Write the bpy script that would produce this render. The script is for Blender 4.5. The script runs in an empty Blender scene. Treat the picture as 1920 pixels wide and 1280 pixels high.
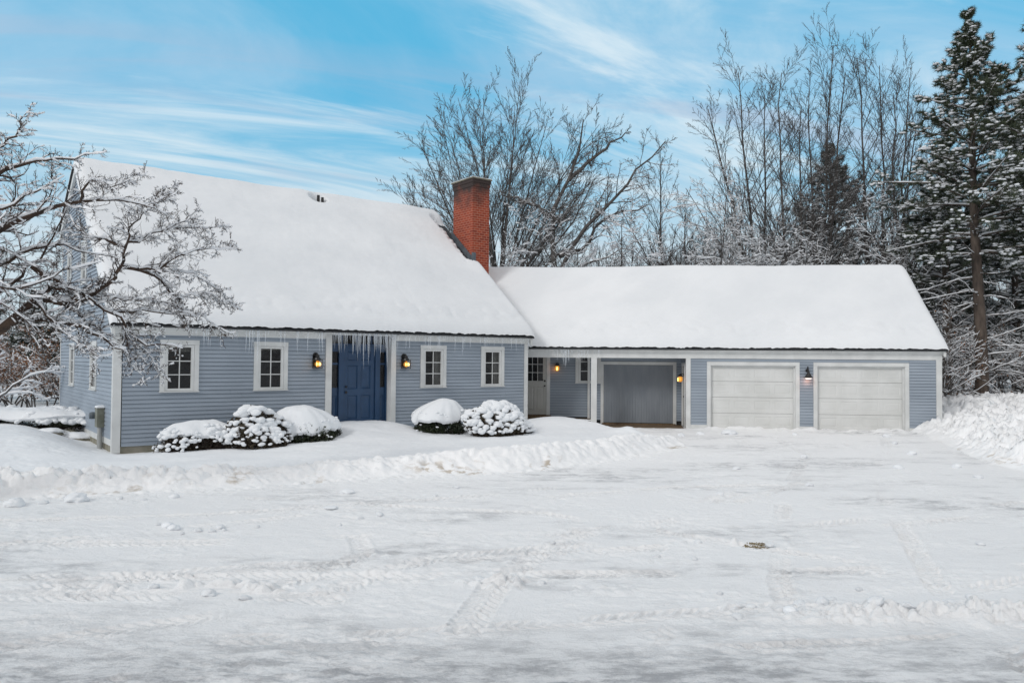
import bpy, math, random
import numpy as np
from mathutils import Matrix, Vector
R=math.radians
sc=bpy.context.scene
COL=sc.collection
rng=np.random.default_rng(7)
random.seed(5)

# ------------------------------------------------------------------ helpers
def srgb(r,g,b):
    f=lambda c:(c/255/12.92) if c/255<=.04045 else ((c/255+.055)/1.055)**2.4
    return (f(r),f(g),f(b))
class MB:
    def __init__(s,T=None): s.v=[];s.f=[];s.T=T or Matrix.Identity(4)
    def add(s,vs,fs):
        n=len(s.v)
        s.v+= [tuple(s.T@Vector(p)) for p in vs]
        s.f+= [tuple(i+n for i in f) for f in fs]
    def box(s,x0,x1,y0,y1,z0,z1,b=0):
        if x0>x1:x0,x1=x1,x0
        if y0>y1:y0,y1=y1,y0
        if z0>z1:z0,z1=z1,z0
        s.add([(x0,y0,z0),(x1,y0,z0),(x1,y1,z0),(x0,y1,z0),(x0,y0,z1),(x1,y0,z1),(x1,y1,z1),(x0,y1,z1)],
              [(0,3,2,1),(4,5,6,7),(0,1,5,4),(1,2,6,5),(2,3,7,6),(3,0,4,7)])
    def quad(s,a,b,c,d): s.add([a,b,c,d],[(0,1,2,3)])
    def poly(s,pts): s.add(pts,[tuple(range(len(pts)))])
    def prism(s,pts,y0,y1):            # pts (x,z) outline extruded along y
        n=len(pts)
        s.add([(x,y0,z) for x,z in pts]+[(x,y1,z) for x,z in pts],
              [tuple(range(n)),tuple(range(2*n-1,n-1,-1))]+[(i,i+n,(i+1)%n+n,(i+1)%n) for i in range(n)])
    def lathe(s,prof,c,n=16,ax='z'):   # prof (r,h)
        vs=[];fs=[]
        for r,h in prof:
            for k in range(n):
                a=2*math.pi*k/n
                p=(r*math.cos(a),r*math.sin(a),h) if ax=='z' else ((r*math.cos(a),h,r*math.sin(a)) if ax=='y' else (h,r*math.cos(a),r*math.sin(a)))
                vs.append((c[0]+p[0],c[1]+p[1],c[2]+p[2]))
        m=len(prof)
        for j in range(m-1):
            for k in range(n):
                fs.append((j*n+k,j*n+(k+1)%n,(j+1)*n+(k+1)%n,(j+1)*n+k))
        fs.append(tuple(range(n-1,-1,-1))); fs.append(tuple((m-1)*n+k for k in range(n)))
        s.add(vs,fs)
    def tube(s,pts,rad,n=6):
        pts=[Vector(p) for p in pts]; vs=[];fs=[]
        if not hasattr(rad,'__len__'): rad=[rad]*len(pts)
        for i,p in enumerate(pts):
            t=(pts[min(i+1,len(pts)-1)]-pts[max(i-1,0)]).normalized()
            u=t.cross(Vector((.31,.2,.93)) if abs(t.z)<.9 else Vector((1,.1,0))).normalized(); w=t.cross(u)
            for k in range(n):
                a=2*math.pi*k/n; vs.append(tuple(p+(u*math.cos(a)+w*math.sin(a))*rad[i]))
        for i in range(len(pts)-1):
            for k in range(n): fs.append((i*n+k,i*n+(k+1)%n,(i+1)*n+(k+1)%n,(i+1)*n+k))
        fs.append(tuple(range(n-1,-1,-1))); fs.append(tuple((len(pts)-1)*n+k for k in range(n)))
        s.add(vs,fs)
def tagp(o,label=None,cat=None,group=None,kind=None):
    if label:o['label']=label
    if cat:o['category']=cat
    if group:o['group']=group
    if kind:o['kind']=kind
    return o
def link(o,parent=None):
    COL.objects.link(o)
    if parent is not None:o.parent=parent
    return o
def obj(name,mb,mat,parent=None,smooth=False,label=None):
    me=bpy.data.meshes.new(name); me.from_pydata(mb.v,[],mb.f); me.update()
    me.materials.append(mat)
    if smooth: me.polygons.foreach_set('use_smooth',[True]*len(me.polygons))
    o=link(bpy.data.objects.new(name,me),parent)
    if label:o['label']=label
    return o
def arr(name,V,F,mat,parent=None,smooth=True):
    V=np.asarray(V,dtype=np.float32).reshape(-1,3);F=np.asarray(F,dtype=np.int32);k=F.shape[1]
    me=bpy.data.meshes.new(name)
    me.vertices.add(len(V));me.vertices.foreach_set('co',V.ravel())
    me.loops.add(F.size);me.loops.foreach_set('vertex_index',F.ravel())
    me.polygons.add(len(F));me.polygons.foreach_set('loop_start',np.arange(0,F.size,k,dtype=np.int32))
    me.polygons.foreach_set('loop_total',np.full(len(F),k,dtype=np.int32))
    me.polygons.foreach_set('use_smooth',np.full(len(F),smooth))
    me.update(calc_edges=True);me.validate()
    me.materials.append(mat)
    return link(bpy.data.objects.new(name,me),parent)
def empty(name,M=None,loc=None,rz=0,parent=None):
    o=bpy.data.objects.new(name,None);o.empty_display_size=.3
    if M is not None:o.matrix_world=M
    elif loc is not None:o.location=loc;o.rotation_euler=(0,0,rz)
    return link(o,parent)

# noise ---------------------------------------------------------------------
def _h(ix,iy,seed):
    h=(ix.astype(np.int64)*374761393+iy.astype(np.int64)*668265263+seed*1442695041)&0xffffffff
    h=((h^(h>>13))*1274126177)&0xffffffff
    h=((h^(h>>16))*2246822519)&0xffffffff
    return ((h^(h>>15))&0xffffff)/float(0xffffff)
def vn(x,y,seed=0):
    ix=np.floor(x);iy=np.floor(y);fx=x-ix;fy=y-iy
    fx=fx*fx*fx*(fx*(fx*6-15)+10);fy=fy*fy*fy*(fy*(fy*6-15)+10)
    a=_h(ix,iy,seed);b=_h(ix+1,iy,seed);c=_h(ix,iy+1,seed);d=_h(ix+1,iy+1,seed)
    return (a*(1-fx)+b*fx)*(1-fy)+(c*(1-fx)+d*fx)*fy
def fbm(x,y,o=4,seed=0,g=.5):
    r=0;a=1;t=0
    for i in range(o):
        r=r+a*vn(x*2**i+17.3*i,y*2**i-9.1*i,seed+i);t+=a;a*=g
    return r/t
def worley(x,y,seed=0):      # domes: distance to nearest jittered point
    ix=np.floor(x);iy=np.floor(y);best=np.full(x.shape,9.)
    amp=np.zeros(x.shape)
    for dx in(-1,0,1):
        for dy in(-1,0,1):
            cx=ix+dx;cy=iy+dy
            px=cx+_h(cx,cy,seed);py=cy+_h(cx,cy,seed+1);sz=.35+.65*_h(cx,cy,seed+2)
            d=np.sqrt((x-px)**2+(y-py)**2)
            dome=np.sqrt(np.clip(1-(d/(.75*sz))**2,0,1))*sz
            amp=np.maximum(amp,dome)
    return amp
def ss(a,b,x):
    t=np.clip((x-a)/(b-a),0,1);return t*t*(3-2*t)

# ------------------------------------------------------------------ materials
def newmat(name):
    m=bpy.data.materials.new(name);m.use_nodes=True
    nt=m.node_tree;p=nt.nodes['Principled BSDF'];return m,nt,p
def N(nt,t,**k):
    n=nt.nodes.new(t)
    for a,b in k.items():setattr(n,a,b)
    return n
def mat(name,c,rough=.6,c2=None,scale=4,stretch=(1,1,1),bump=0,bscale=30,spec=.5,metal=0,contrast=(.35,.65),detail=4):
    m,nt,p=newmat(name)
    p.inputs['Roughness'].default_value=rough
    p.inputs['Specular IOR Level'].default_value=spec
    p.inputs['Metallic'].default_value=metal
    tc=N(nt,'ShaderNodeTexCoord');mp=N(nt,'ShaderNodeMapping');mp.inputs['Scale'].default_value=stretch
    nt.links.new(tc.outputs['Object'],mp.inputs['Vector'])
    c2=c2 or tuple(x*.8 for x in c)
    no=N(nt,'ShaderNodeTexNoise');no.inputs['Scale'].default_value=scale;no.inputs['Detail'].default_value=detail
    nt.links.new(mp.outputs[0],no.inputs['Vector'])
    cr=N(nt,'ShaderNodeValToRGB');cr.color_ramp.elements[0].position=contrast[0];cr.color_ramp.elements[1].position=contrast[1]
    cr.color_ramp.elements[0].color=(*c2,1);cr.color_ramp.elements[1].color=(*c,1)
    nt.links.new(no.outputs['Fac'],cr.inputs['Fac']);nt.links.new(cr.outputs['Color'],p.inputs['Base Color'])
    if bump:
        nb=N(nt,'ShaderNodeTexNoise');nb.inputs['Scale'].default_value=bscale;nb.inputs['Detail'].default_value=4
        nt.links.new(mp.outputs[0],nb.inputs['Vector'])
        bp=N(nt,'ShaderNodeBump');bp.inputs['Strength'].default_value=1;bp.inputs['Distance'].default_value=bump
        nt.links.new(nb.outputs['Fac'],bp.inputs['Height']);nt.links.new(bp.outputs['Normal'],p.inputs['Normal'])
    return m
SNOWC=(.86,.88,.90)
M_snow=mat('snow',SNOWC,.7,(.80,.825,.85),1.2,bump=.006,bscale=14,spec=.25)
M_roofsnow=mat('roof_snow',(.83,.845,.86),.7,(.765,.785,.805),.6,stretch=(.5,1.2,1),bump=.012,bscale=5,spec=.2)
M_twigsnow=mat('twig_snow',(.88,.89,.91),.7,(.8,.82,.85),8,spec=.2)
M_siding=mat('siding_paint',(.345,.395,.455),.55,(.265,.308,.36),1.0,stretch=(.6,.6,2.5),bump=.0012,bscale=60,spec=.35,contrast=(.3,.7))
M_white=mat('white_trim',(.70,.71,.70),.5,(.60,.61,.60),2.5,bump=.0008,bscale=40)
M_garage=mat('garage_door_paint',(.70,.705,.69),.45,(.62,.625,.605),1.5,bump=.0006,bscale=60)
M_cream=mat('side_door_paint',(.52,.52,.49),.45,(.46,.46,.43),2)
M_blue=mat('blue_door_paint',(.020,.060,.135),.38,(.015,.048,.110),3,bump=.0006,bscale=50)
M_grey=mat('grey_door_paint',(.255,.28,.31),.6,(.215,.24,.27),2,stretch=(3,1,.6))
M_black=mat('black_metal',(.012,.012,.013),.4,(.02,.018,.016),8)
M_conc=mat('foundation',(.30,.28,.23),.85,(.20,.19,.14),3,bump=.004,bscale=20)
M_shadeback=mat('shade_backing',(.03,.032,.035),.9)  # near-black backing; its colour stands in for shade between the clapboards
M_wood=mat('bare_wood',(.20,.13,.07),.75,(.11,.075,.045),3,stretch=(1,8,8),bump=.003)
M_shingle=mat('shingles',(.055,.058,.062),.85,(.03,.032,.036),6,stretch=(2,6,6),bump=.006,bscale=25)
M_lead=mat('lead_flashing',(.16,.19,.21),.45,(.11,.13,.15),4,metal=.4)
M_meter=mat('meter_box',(.23,.235,.19),.5,(.13,.135,.10),4)
M_pipe=mat('conduit',(.42,.43,.42),.5,(.33,.34,.33),4)
M_bark=mat('apple_bark',(.085,.052,.035),.85,(.035,.024,.019),9,bump=.006,bscale=30)
M_bark2=mat('maple_bark',(.115,.105,.098),.85,(.058,.052,.049),5,bump=.006,bscale=20)
M_bark3=mat('pine_bark',(.13,.10,.08),.9,(.055,.042,.034),5,stretch=(1,1,.35),bump=.02,bscale=10)
M_twig=mat('dark_twig',(.06,.042,.035),.85,(.035,.026,.022),6)
M_needle=mat('pine_needles',(.065,.080,.040),.6,(.030,.044,.023),2.2)
M_needle2=mat('hemlock_needles',(.065,.078,.055),.6,(.035,.046,.034),2)
M_leafd=mat('yew_leaves',(.035,.05,.018),.55,(.012,.018,.008),14)
M_leafb=mat('rhodo_leaves',(.09,.065,.04),.6,(.035,.03,.016),12)
M_brown=mat('brown_leaves',(.30,.13,.055),.75,(.15,.075,.04),7)
M_rock=mat('ledge_rock',(.24,.22,.17),.9,(.12,.11,.08),6,bump=.03,bscale=8)
def glass(name,c,rough,bump=.0):
    m,nt,p=newmat(name);p.inputs['Base Color'].default_value=(*c,1);p.inputs['Roughness'].default_value=rough
    p.inputs['IOR'].default_value=1.52;p.inputs['Specular IOR Level'].default_value=.5
    tc=N(nt,'ShaderNodeTexCoord');nb=N(nt,'ShaderNodeTexNoise');nb.inputs['Scale'].default_value=3
    nt.links.new(tc.outputs['Object'],nb.inputs['Vector']);bp=N(nt,'ShaderNodeBump');bp.inputs['Distance'].default_value=bump
    nt.links.new(nb.outputs['Fac'],bp.inputs['Height']);nt.links.new(bp.outputs['Normal'],p.inputs['Normal'])
    return m
M_pane=glass('window_glass',(.018,.018,.019),.05,.006)
M_pane.node_tree.nodes['Principled BSDF'].inputs['Alpha'].default_value=.55
M_cloth=mat('curtain_cloth',(.55,.55,.52),.9,(.40,.40,.37),3,stretch=(9,9,1))
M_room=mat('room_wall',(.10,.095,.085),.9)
def emis(name,c,e,base=(.8,.5,.2)):
    m,nt,p=newmat(name);p.inputs['Base Color'].default_value=(*base,1)
    p.inputs['Emission Color'].default_value=(*c,1);p.inputs['Emission Strength'].default_value=e;return m
M_bulb=emis('lit_bulb',(1,.58,.16),3.2)
M_globe=emis('lit_amber_globe',(1,.40,.04),.55,(.5,.25,.05))
# icicles: partly see-through ice
def icemat():
    m,nt,p=newmat('ice');p.inputs['Base Color'].default_value=(.85,.9,.95,1);p.inputs['Roughness'].default_value=.12
    tr=N(nt,'ShaderNodeBsdfTransparent');mx=N(nt,'ShaderNodeMixShader')
    lw=N(nt,'ShaderNodeLayerWeight');lw.inputs['Blend'].default_value=.35
    mr=N(nt,'ShaderNodeMapRange');mr.inputs['To Min'].default_value=.22;mr.inputs['To Max'].default_value=.75
    nt.links.new(lw.outputs['Facing'],mr.inputs['Value']);nt.links.new(mr.outputs[0],mx.inputs['Fac'])
    nt.links.new(tr.outputs[0],mx.inputs[1]);nt.links.new(p.outputs[0],mx.inputs[2])
    nt.links.new(mx.outputs[0],nt.nodes['Material Output'].inputs['Surface']);return m
M_ice=icemat()
def brickmat():
    m,nt,p=newmat('brick');p.inputs['Roughness'].default_value=.85
    tc=N(nt,'ShaderNodeTexCoord');sx=N(nt,'ShaderNodeSeparateXYZ');nt.links.new(tc.outputs['Object'],sx.inputs[0])
    ad=N(nt,'ShaderNodeMath',operation='ADD');nt.links.new(sx.outputs[0],ad.inputs[0]);nt.links.new(sx.outputs[1],ad.inputs[1])
    cb=N(nt,'ShaderNodeCombineXYZ');nt.links.new(ad.outputs[0],cb.inputs[0]);nt.links.new(sx.outputs[2],cb.inputs[1])
    br=N(nt,'ShaderNodeTexBrick');br.inputs['Scale'].default_value=1;br.inputs['Brick Width'].default_value=.205;br.inputs['Row Height'].default_value=.084
    br.inputs['Mortar Size'].default_value=.009;br.inputs['Mortar Smooth'].default_value=.2;br.inputs['Bias'].default_value=-.1
    br.inputs['Color1'].default_value=(.33,.055,.022,1);br.inputs['Color2'].default_value=(.20,.028,.014,1);br.inputs['Mortar'].default_value=(.46,.20,.13,1)
    nt.links.new(cb.outputs[0],br.inputs['Vector'])
    # soot weathering of the top courses
    no=N(nt,'ShaderNodeTexNoise');no.inputs['Scale'].default_value=2.2;no.inputs['Detail'].default_value=5
    nt.links.new(tc.outputs['Object'],no.inputs['Vector'])
    m1=N(nt,'ShaderNodeMath',operation='MULTIPLY_ADD');m1.inputs[1].default_value=1.5;nt.links.new(no.outputs['Fac'],m1.inputs[0]);nt.links.new(sx.outputs[2],m1.inputs[2])
    mr=N(nt,'ShaderNodeMapRange');mr.inputs['From Min'].default_value=8.25;mr.inputs['From Max'].default_value=9.1
    nt.links.new(m1.outputs[0],mr.inputs['Value'])
    mx=N(nt,'ShaderNodeMix',data_type='RGBA');nt.links.new(mr.outputs[0],mx.inputs['Factor'])
    nt.links.new(br.outputs['Color'],mx.inputs['A']);mx.inputs['B'].default_value=(.045,.03,.026,1)
    nt.links.new(mx.outputs['Result'],p.inputs['Base Color'])
    bp=N(nt,'ShaderNodeBump');bp.inputs['Distance'].default_value=.008;bp.invert=True
    nt.links.new(br.outputs['Fac'],bp.inputs['Height']);nt.links.new(bp.outputs['Normal'],p.inputs['Normal'])
    return m
M_brick=brickmat()
def roadmat(name,grey=.5,brown=0.):
    # packed plowed snow: white with worn grey ice showing through, and traces of sand
    m,nt,p=newmat(name);p.inputs['Roughness'].default_value=.55;p.inputs['Specular IOR Level'].default_value=.3
    tc=N(nt,'ShaderNodeTexCoord')
    def noise(sc_,det,stretch,rot=0,dist=0,rough=.5):
        mp=N(nt,'ShaderNodeMapping');mp.inputs['Scale'].default_value=stretch;mp.inputs['Rotation'].default_value=(0,0,rot)
        nt.links.new(tc.outputs['Object'],mp.inputs['Vector'])
        n=N(nt,'ShaderNodeTexNoise');n.inputs['Scale'].default_value=sc_;n.inputs['Detail'].default_value=det;n.inputs['Distortion'].default_value=dist
        n.inputs['Roughness'].default_value=rough
        nt.links.new(mp.outputs[0],n.inputs['Vector']);return n.outputs['Fac']
    def ramp(src,a,b):
        r=N(nt,'ShaderNodeMapRange');r.interpolation_type='SMOOTHSTEP';r.inputs['From Min'].default_value=a;r.inputs['From Max'].default_value=b
        nt.links.new(src,r.inputs['Value']);return r.outputs[0]
    def mul(a,b,op='MULTIPLY'):
        r=N(nt,'ShaderNodeMath',operation=op)
        for i,q in enumerate((a,b)):
            if isinstance(q,(int,float)):r.inputs[i].default_value=q
            else:nt.links.new(q,r.inputs[i])
        return r.outputs[0]
    def mixc(f,a,b):
        r=N(nt,'ShaderNodeMix',data_type='RGBA')
        nt.links.new(f,r.inputs['Factor'])
        for k,q in (('A',a),('B',b)):
            if isinstance(q,tuple):r.inputs[k].default_value=(*q,1)
            else:nt.links.new(q,r.inputs[k])
        return r.outputs['Result']
    big=ramp(noise(.30,5,(.7,1.6,1),.12,.2,.65),.47,.66)
    fine=ramp(noise(2.2,12,(.8,1.8,1),.1,.15,.78),.42,.62)
    sx=N(nt,'ShaderNodeSeparateXYZ');nt.links.new(tc.outputs['Object'],sx.inputs[0])
    near=ramp(sx.outputs[1],6.9,4.9)   # the strip the camera stands on is scraped down to ice
    ice=mul(mul(mul(big,near,'MAXIMUM'),fine),grey)
    icew=mul(mul(near,.34),ramp(noise(.6,6,(1,1.2,1),.4,.1,.65),.30,.58))
    ice2=mul(ice,icew,'ADD')
    col=mixc(ice2,(.94,.945,.95),(.42,.425,.44))
    sp=ramp(noise(26,7,(1,1.1,1),.3,0,.8),.57,.68)
    col=mixc(mul(sp,mul(mul(near,.45),.12,'ADD')),col,(.36,.35,.34))
    if brown:
        bb=mul(ramp(noise(.9,4,(1,1,1),0,.5),.52,.66),ramp(noise(5,5,(1,1,2),0,.4),.48,.62))
        low=ramp(sx.outputs[2],.30,.05)
        col=mixc(mul(mul(bb,low),brown),col,(.34,.25,.14))
    nt.links.new(col,p.inputs['Base Color'])
    h=mul(mul(noise(5,9,(1,1.2,1),.1,.1,.74),1.0),mul(noise(38,5,(1,1.1,1),0,0,.7),.35),'ADD')
    bp=N(nt,'ShaderNodeBump');bp.inputs['Distance'].default_value=.036;bp.inputs['Strength'].default_value=.9
    nt.links.new(h,bp.inputs['Height']);nt.links.new(bp.outputs['Normal'],p.inputs['Normal'])
    return m
M_drive=roadmat('plowed_snow',.85)
M_bank=roadmat('thrown_snow',.12,.75)
for _n in M_bank.node_tree.nodes:
    if _n.type=='BUMP':_n.inputs['Distance'].default_value=.02

# ------------------------------------------------------------------ camera, render, light
cd=bpy.data.cameras.new('camera');cam=bpy.data.objects.new('camera',cd);COL.objects.link(cam)
cd.lens=1448.5/1920*36;cd.clip_end=3000;cd.clip_start=.1
cam.matrix_world=Matrix.Translation((0,0,2.127))@Matrix.Rotation(math.pi/2+.025,4,'X')@Matrix.Rotation(.0077,4,'Z')
sc.camera=cam
sc.view_settings.view_transform='Standard';sc.view_settings.look='None';sc.view_settings.exposure=0;sc.view_settings.gamma=1
sc.cycles.max_bounces=6;sc.cycles.transparent_max_bounces=12;sc.cycles.caustics_reflective=False;sc.cycles.caustics_refractive=False

SUN_EL,SUN_AZ=R(33),R(222)     # azimuth clockwise from +y: high soft sun behind the camera, a little to the left
sd=bpy.data.lights.new('sun','SUN');sd.energy=1.1;sd.angle=R(15);sd.color=(1,.98,.955)
so=bpy.data.objects.new('sun',sd);COL.objects.link(so)
dv=Vector((math.sin(SUN_AZ)*math.cos(SUN_EL),math.cos(SUN_AZ)*math.cos(SUN_EL),math.sin(SUN_EL)))
so.rotation_euler=(-dv).to_track_quat('-Z','Y').to_euler();so.location=(0,-20,30)

w=bpy.data.worlds.new('World');sc.world=w;w.use_nodes=True;nt=w.node_tree;bg=nt.nodes['Background'];bg.inputs['Strength'].default_value=.1
sky=N(nt,'ShaderNodeTexSky');sky.sky_type='NISHITA';sky.sun_disc=False;sky.sun_elevation=SUN_EL;sky.sun_rotation=SUN_AZ;sky.air_density=1.1;sky.dust_density=.3;sky.ozone_density=2
tc=N(nt,'ShaderNodeTexCoord');sx=N(nt,'ShaderNodeSeparateXYZ');nt.links.new(tc.outputs['Generated'],sx.inputs[0])
def mth(op,a,b=None,c=None):
    r=N(nt,'ShaderNodeMath',operation=op)
    for i,q in enumerate((a,b,c)):
        if q is None:continue
        if isinstance(q,(int,float)):r.inputs[i].default_value=q
        else:nt.links.new(q,r.inputs[i])
    return r.outputs[0]
def rmp(src,a,b,lo=0,hi=1):
    r=N(nt,'ShaderNodeMapRange');r.interpolation_type='SMOOTHSTEP';r.inputs['From Min'].default_value=a;r.inputs['From Max'].default_value=b
    r.inputs['To Min'].default_value=lo;r.inputs['To Max'].default_value=hi
    nt.links.new(src,r.inputs['Value']);return r.outputs[0]
def mixw(f,a,b):
    r=N(nt,'ShaderNodeMix',data_type='RGBA')
    if isinstance(f,(int,float)):r.inputs['Factor'].default_value=f
    else:nt.links.new(f,r.inputs['Factor'])
    for k,q in (('A',a),('B',b)):
        if isinstance(q,tuple):r.inputs[k].default_value=(*q,1)
        else:nt.links.new(q,r.inputs[k])
    return r.outputs['Result']
zz=mth('ADD',mth('MAXIMUM',sx.outputs[2],0),.16)
cx=mth('DIVIDE',sx.outputs[0],zz);cy=mth('DIVIDE',sx.outputs[1],zz)
cb=N(nt,'ShaderNodeCombineXYZ');nt.links.new(cx,cb.inputs[0]);nt.links.new(cy,cb.inputs[1])
def cl(scale,stretch,rot,det=7,dist=.5,off=(0,0,0),rough=.55):
    m0=N(nt,'ShaderNodeMapping');m0.inputs['Rotation'].default_value=(0,0,-rot);nt.links.new(cb.outputs[0],m0.inputs['Vector'])
    mp=N(nt,'ShaderNodeMapping');mp.inputs['Scale'].default_value=stretch;mp.inputs['Location'].default_value=off
    nt.links.new(m0.outputs[0],mp.inputs['Vector'])
    n=N(nt,'ShaderNodeTexNoise');n.inputs['Scale'].default_value=scale;n.inputs['Detail'].default_value=det;n.inputs['Distortion'].default_value=dist;n.inputs['Roughness'].default_value=rough
    nt.links.new(mp.outputs[0],n.inputs['Vector']);return n.outputs['Fac']
hs=N(nt,'ShaderNodeHueSaturation');hs.inputs['Saturation'].default_value=1.25;hs.inputs['Value'].default_value=1.0
hs.inputs['Hue'].default_value=.48
nt.links.new(sky.outputs[0],hs.inputs['Color'])
base=mixw(.75,hs.outputs[0],(1.25,5.6,8.7))      # clear air between the clouds
veil=rmp(cl(.75,(.8,1.5,1),.35,8,.9,(3,1,0),.6),.36,.72)
col=mixw(mth('MULTIPLY',veil,.72),base,(4.5,6.5,8.3))            # thin lavender veil
streak=rmp(cl(1.0,(.5,2.1,1),.42,9,1.3,(0,2,0),.62),.46,.68)
col=mixw(mth('MULTIPLY',streak,.85),col,(7.4,8.6,9.3))         # bright cirrus streaks
low=mth('MULTIPLY',rmp(cl(1.3,(.5,1.9,1),.3,6,.8,(5,4,0),.55),.52,.66),rmp(sx.outputs[2],.40,.30))
col=mixw(mth('MULTIPLY',low,.55),col,(4.3,5.3,6.9))         # lavender underlit bands low down
hor=rmp(sx.outputs[2],.33,.07)
col=mixw(mth('MULTIPLY',hor,.90),col,(6.5,7.5,8.1))          # pale air near the horizon
# unseen overcast overhead and behind the viewer, added to keep the light neutral
ov=mth('MAXIMUM',rmp(sx.outputs[2],.46,.66),rmp(sx.outputs[1],.15,-.2))
oc=rmp(cl(.5,(1,1,1),0,5),.3,.7)
ocol=mixw(oc,(6.7,6.75,6.9),(7.7,7.7,7.8))
ocol=mixw(rmp(sx.outputs[2],.0,.55),(4.2,4.4,4.7),ocol)
col=mixw(ov,col,ocol)
gnd=rmp(sx.outputs[2],-.02,-.06)
col=mixw(gnd,col,(5.5,5.5,5.6))
nt.links.new(col,bg.inputs['Color'])
# ------------------------------------------------------------------ the house
A=.6497;X0,Y0=-8.954,17.404;L=11.848
WX,WY,WA=13.339,24.022,-.1111
MH=Matrix.Translation((X0,Y0,0))@Matrix.Rotation(A,4,'Z')
MW=Matrix.Translation((WX,WY,0))@Matrix.Rotation(WA,4,'Z')
TW=MH.inverted()@MW
I4=Matrix.Identity(4)
house=empty('clapboard_house',M=MH)
tagp(house,'grey blue clapboard house with snow covered roofs and attached two car garage','house')

def clap(mb,x0,x1,z0,z1,holes=(),ex=.0965,lim=None):
    nrow=int(math.ceil((z1-z0)/ex))
    for i in range(nrow):
        a=z0+i*ex;b=min(a+ex,z1);m=(a+b)/2
        xs0,xs1=(x0,x1) if lim is None else lim(m)
        if xs1-xs0<.02:continue
        iv=[(xs0,xs1)]
        for h0,h1,hz0,hz1 in holes:
            if hz0<m<hz1:
                nv=[]
                for p,q in iv:
                    if h1<=p or h0>=q:nv.append((p,q));continue
                    if h0>p:nv.append((p,h0))
                    if h1<q:nv.append((h1,q))
                iv=nv
        for p,q in iv:
            # split long runs into boards with butt joints
            c=p;first=True
            while c<q-1e-6:
                d=min(q,c+2.4+2.0*random.random())
                if q-d<.5:d=q
                j=random.uniform(-.0012,.0012)
                mb.add([(c,-.022+j,a),(d-.002,-.022+j,a),(d-.002,-.003,b-.007),(c,-.003,b-.007),(c,-.006,a),(d-.002,-.006,a)],[(0,1,2,3),(4,5,1,0)])  # slit above each board shows the dark backing as a painted shadow line
                c=d
FL=Matrix(((0,1,0,0),(-1,0,0,0),(0,0,1,0),(0,0,0,1)))     # left gable frame: x'=-t, outward=-s
def FRs(s): return Matrix.Translation((s,0,0))@Matrix(((0,-1,0,0),(1,0,0,0),(0,0,1,0),(0,0,0,1)))  # faces +s, x'=t

EV,RT,RZ,BT,BZ=2.88,5.85,7.68,8.77,6.05      # eave z, ridge t, ridge z, rear eave t,z (roof deck top)
SL=(RZ-EV)/(RT+.2);SB=(RZ-BZ)/(BT-RT)
def deck(t): return np.where(t<RT,EV+(t+.2)*SL,RZ-(t-RT)*SB)
def gl(z):     # t-range of gable below the roof at height z (minus deck)
    z=z+.16
    t0=0 if z<EV+.2*SL else (z-EV)/SL-.2
    t1=8.57 if z<RZ-(8.57-RT)*SB else RT+(RZ-z)/SB
    return (t0,t1)

WIN=[(1.393,'left'),(3.580,''),(8.374,''),(10.494,'')]
WT,WB,WW=2.558,1.326,.871
holes=[(s-WW/2+.03,s+WW/2-.03,WB+.03,WT-.03) for s,_ in WIN]+[(5.08,7.1,-1,3)]
mb=MB();clap(mb,.17,5.06,.12,2.70,holes);obj('wall',mb,M_siding,house)
mb=MB();clap(mb,7.12,L-.13,.12,2.70,holes);obj('wall',mb,M_siding,house)
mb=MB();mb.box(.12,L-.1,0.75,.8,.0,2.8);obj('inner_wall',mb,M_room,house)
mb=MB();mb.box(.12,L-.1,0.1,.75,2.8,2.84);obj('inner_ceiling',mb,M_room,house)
mb=MB();mb.box(5.1,7.08,.31,.34,.0,2.8);obj('inner_wall',mb,M_shadeback,house)
for q in [(.0,s0_,s1_) for s0_,s1_ in ((.07,WIN[0][0]-.4),(WIN[0][0]+.4,WIN[1][0]-.4),(WIN[1][0]+.4,5.1),(7.08,WIN[2][0]-.4),(WIN[2][0]+.4,WIN[3][0]-.4),(WIN[3][0]+.4,L-.07))]:
    mb=MB();mb.box(q[1],q[2],.012,.05,.12,2.86);obj('sheathing',mb,M_shadeback,house)
for s_,_ in WIN:
    mb=MB();mb.box(s_-.4,s_+.4,.012,.05,.12,WB+.04);obj('sheathing',mb,M_shadeback,house)
mb=MB(FL);clap(mb,-8.57,-.02,.28,7.6,[(-3.0,-2.15,1.36,2.5),(-6.55,-5.70,1.36,2.5),(-4.75,-3.95,4.15,5.2),(-7.35,-6.65,4.15,5.2)],lim=lambda z:(-gl(z)[1],-gl(z)[0]-(.02 if z>2.7 else .0)))
obj('wall',mb,M_siding,house)
mb=MB(FRs(L));clap(mb,0,8.57,.12,7.6,lim=gl)
obj('wall',mb,M_siding,house)
mb=MB()  # solid core so that no light passes under the roof
pr=[(0,.05),(0,EV-.05),(RT,RZ-.2),(8.5,RZ-(8.5-RT)*SB-.2),(8.5,.05)]
def gable_slab(mb,s0,s1):
    n=len(pr);mb.add([(s0,t,z) for t,z in pr]+[(s1,t,z) for t,z in pr],[tuple(range(n-1,-1,-1)),tuple(range(n,2*n))]+[(i,(i+1)%n,(i+1)%n+n,i+n) for i in range(n)])
gable_slab(mb,.065,.10);obj('inner_wall',mb,M_shadeback,house)
mb=MB();gable_slab(mb,L-.06,L-.008);obj('inner_wall',mb,M_shadeback,house)
mb=MB();mb.box(.0,L,8.5,8.57,.1,6.1)
obj('rear_wall',mb,M_siding,house)
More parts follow.
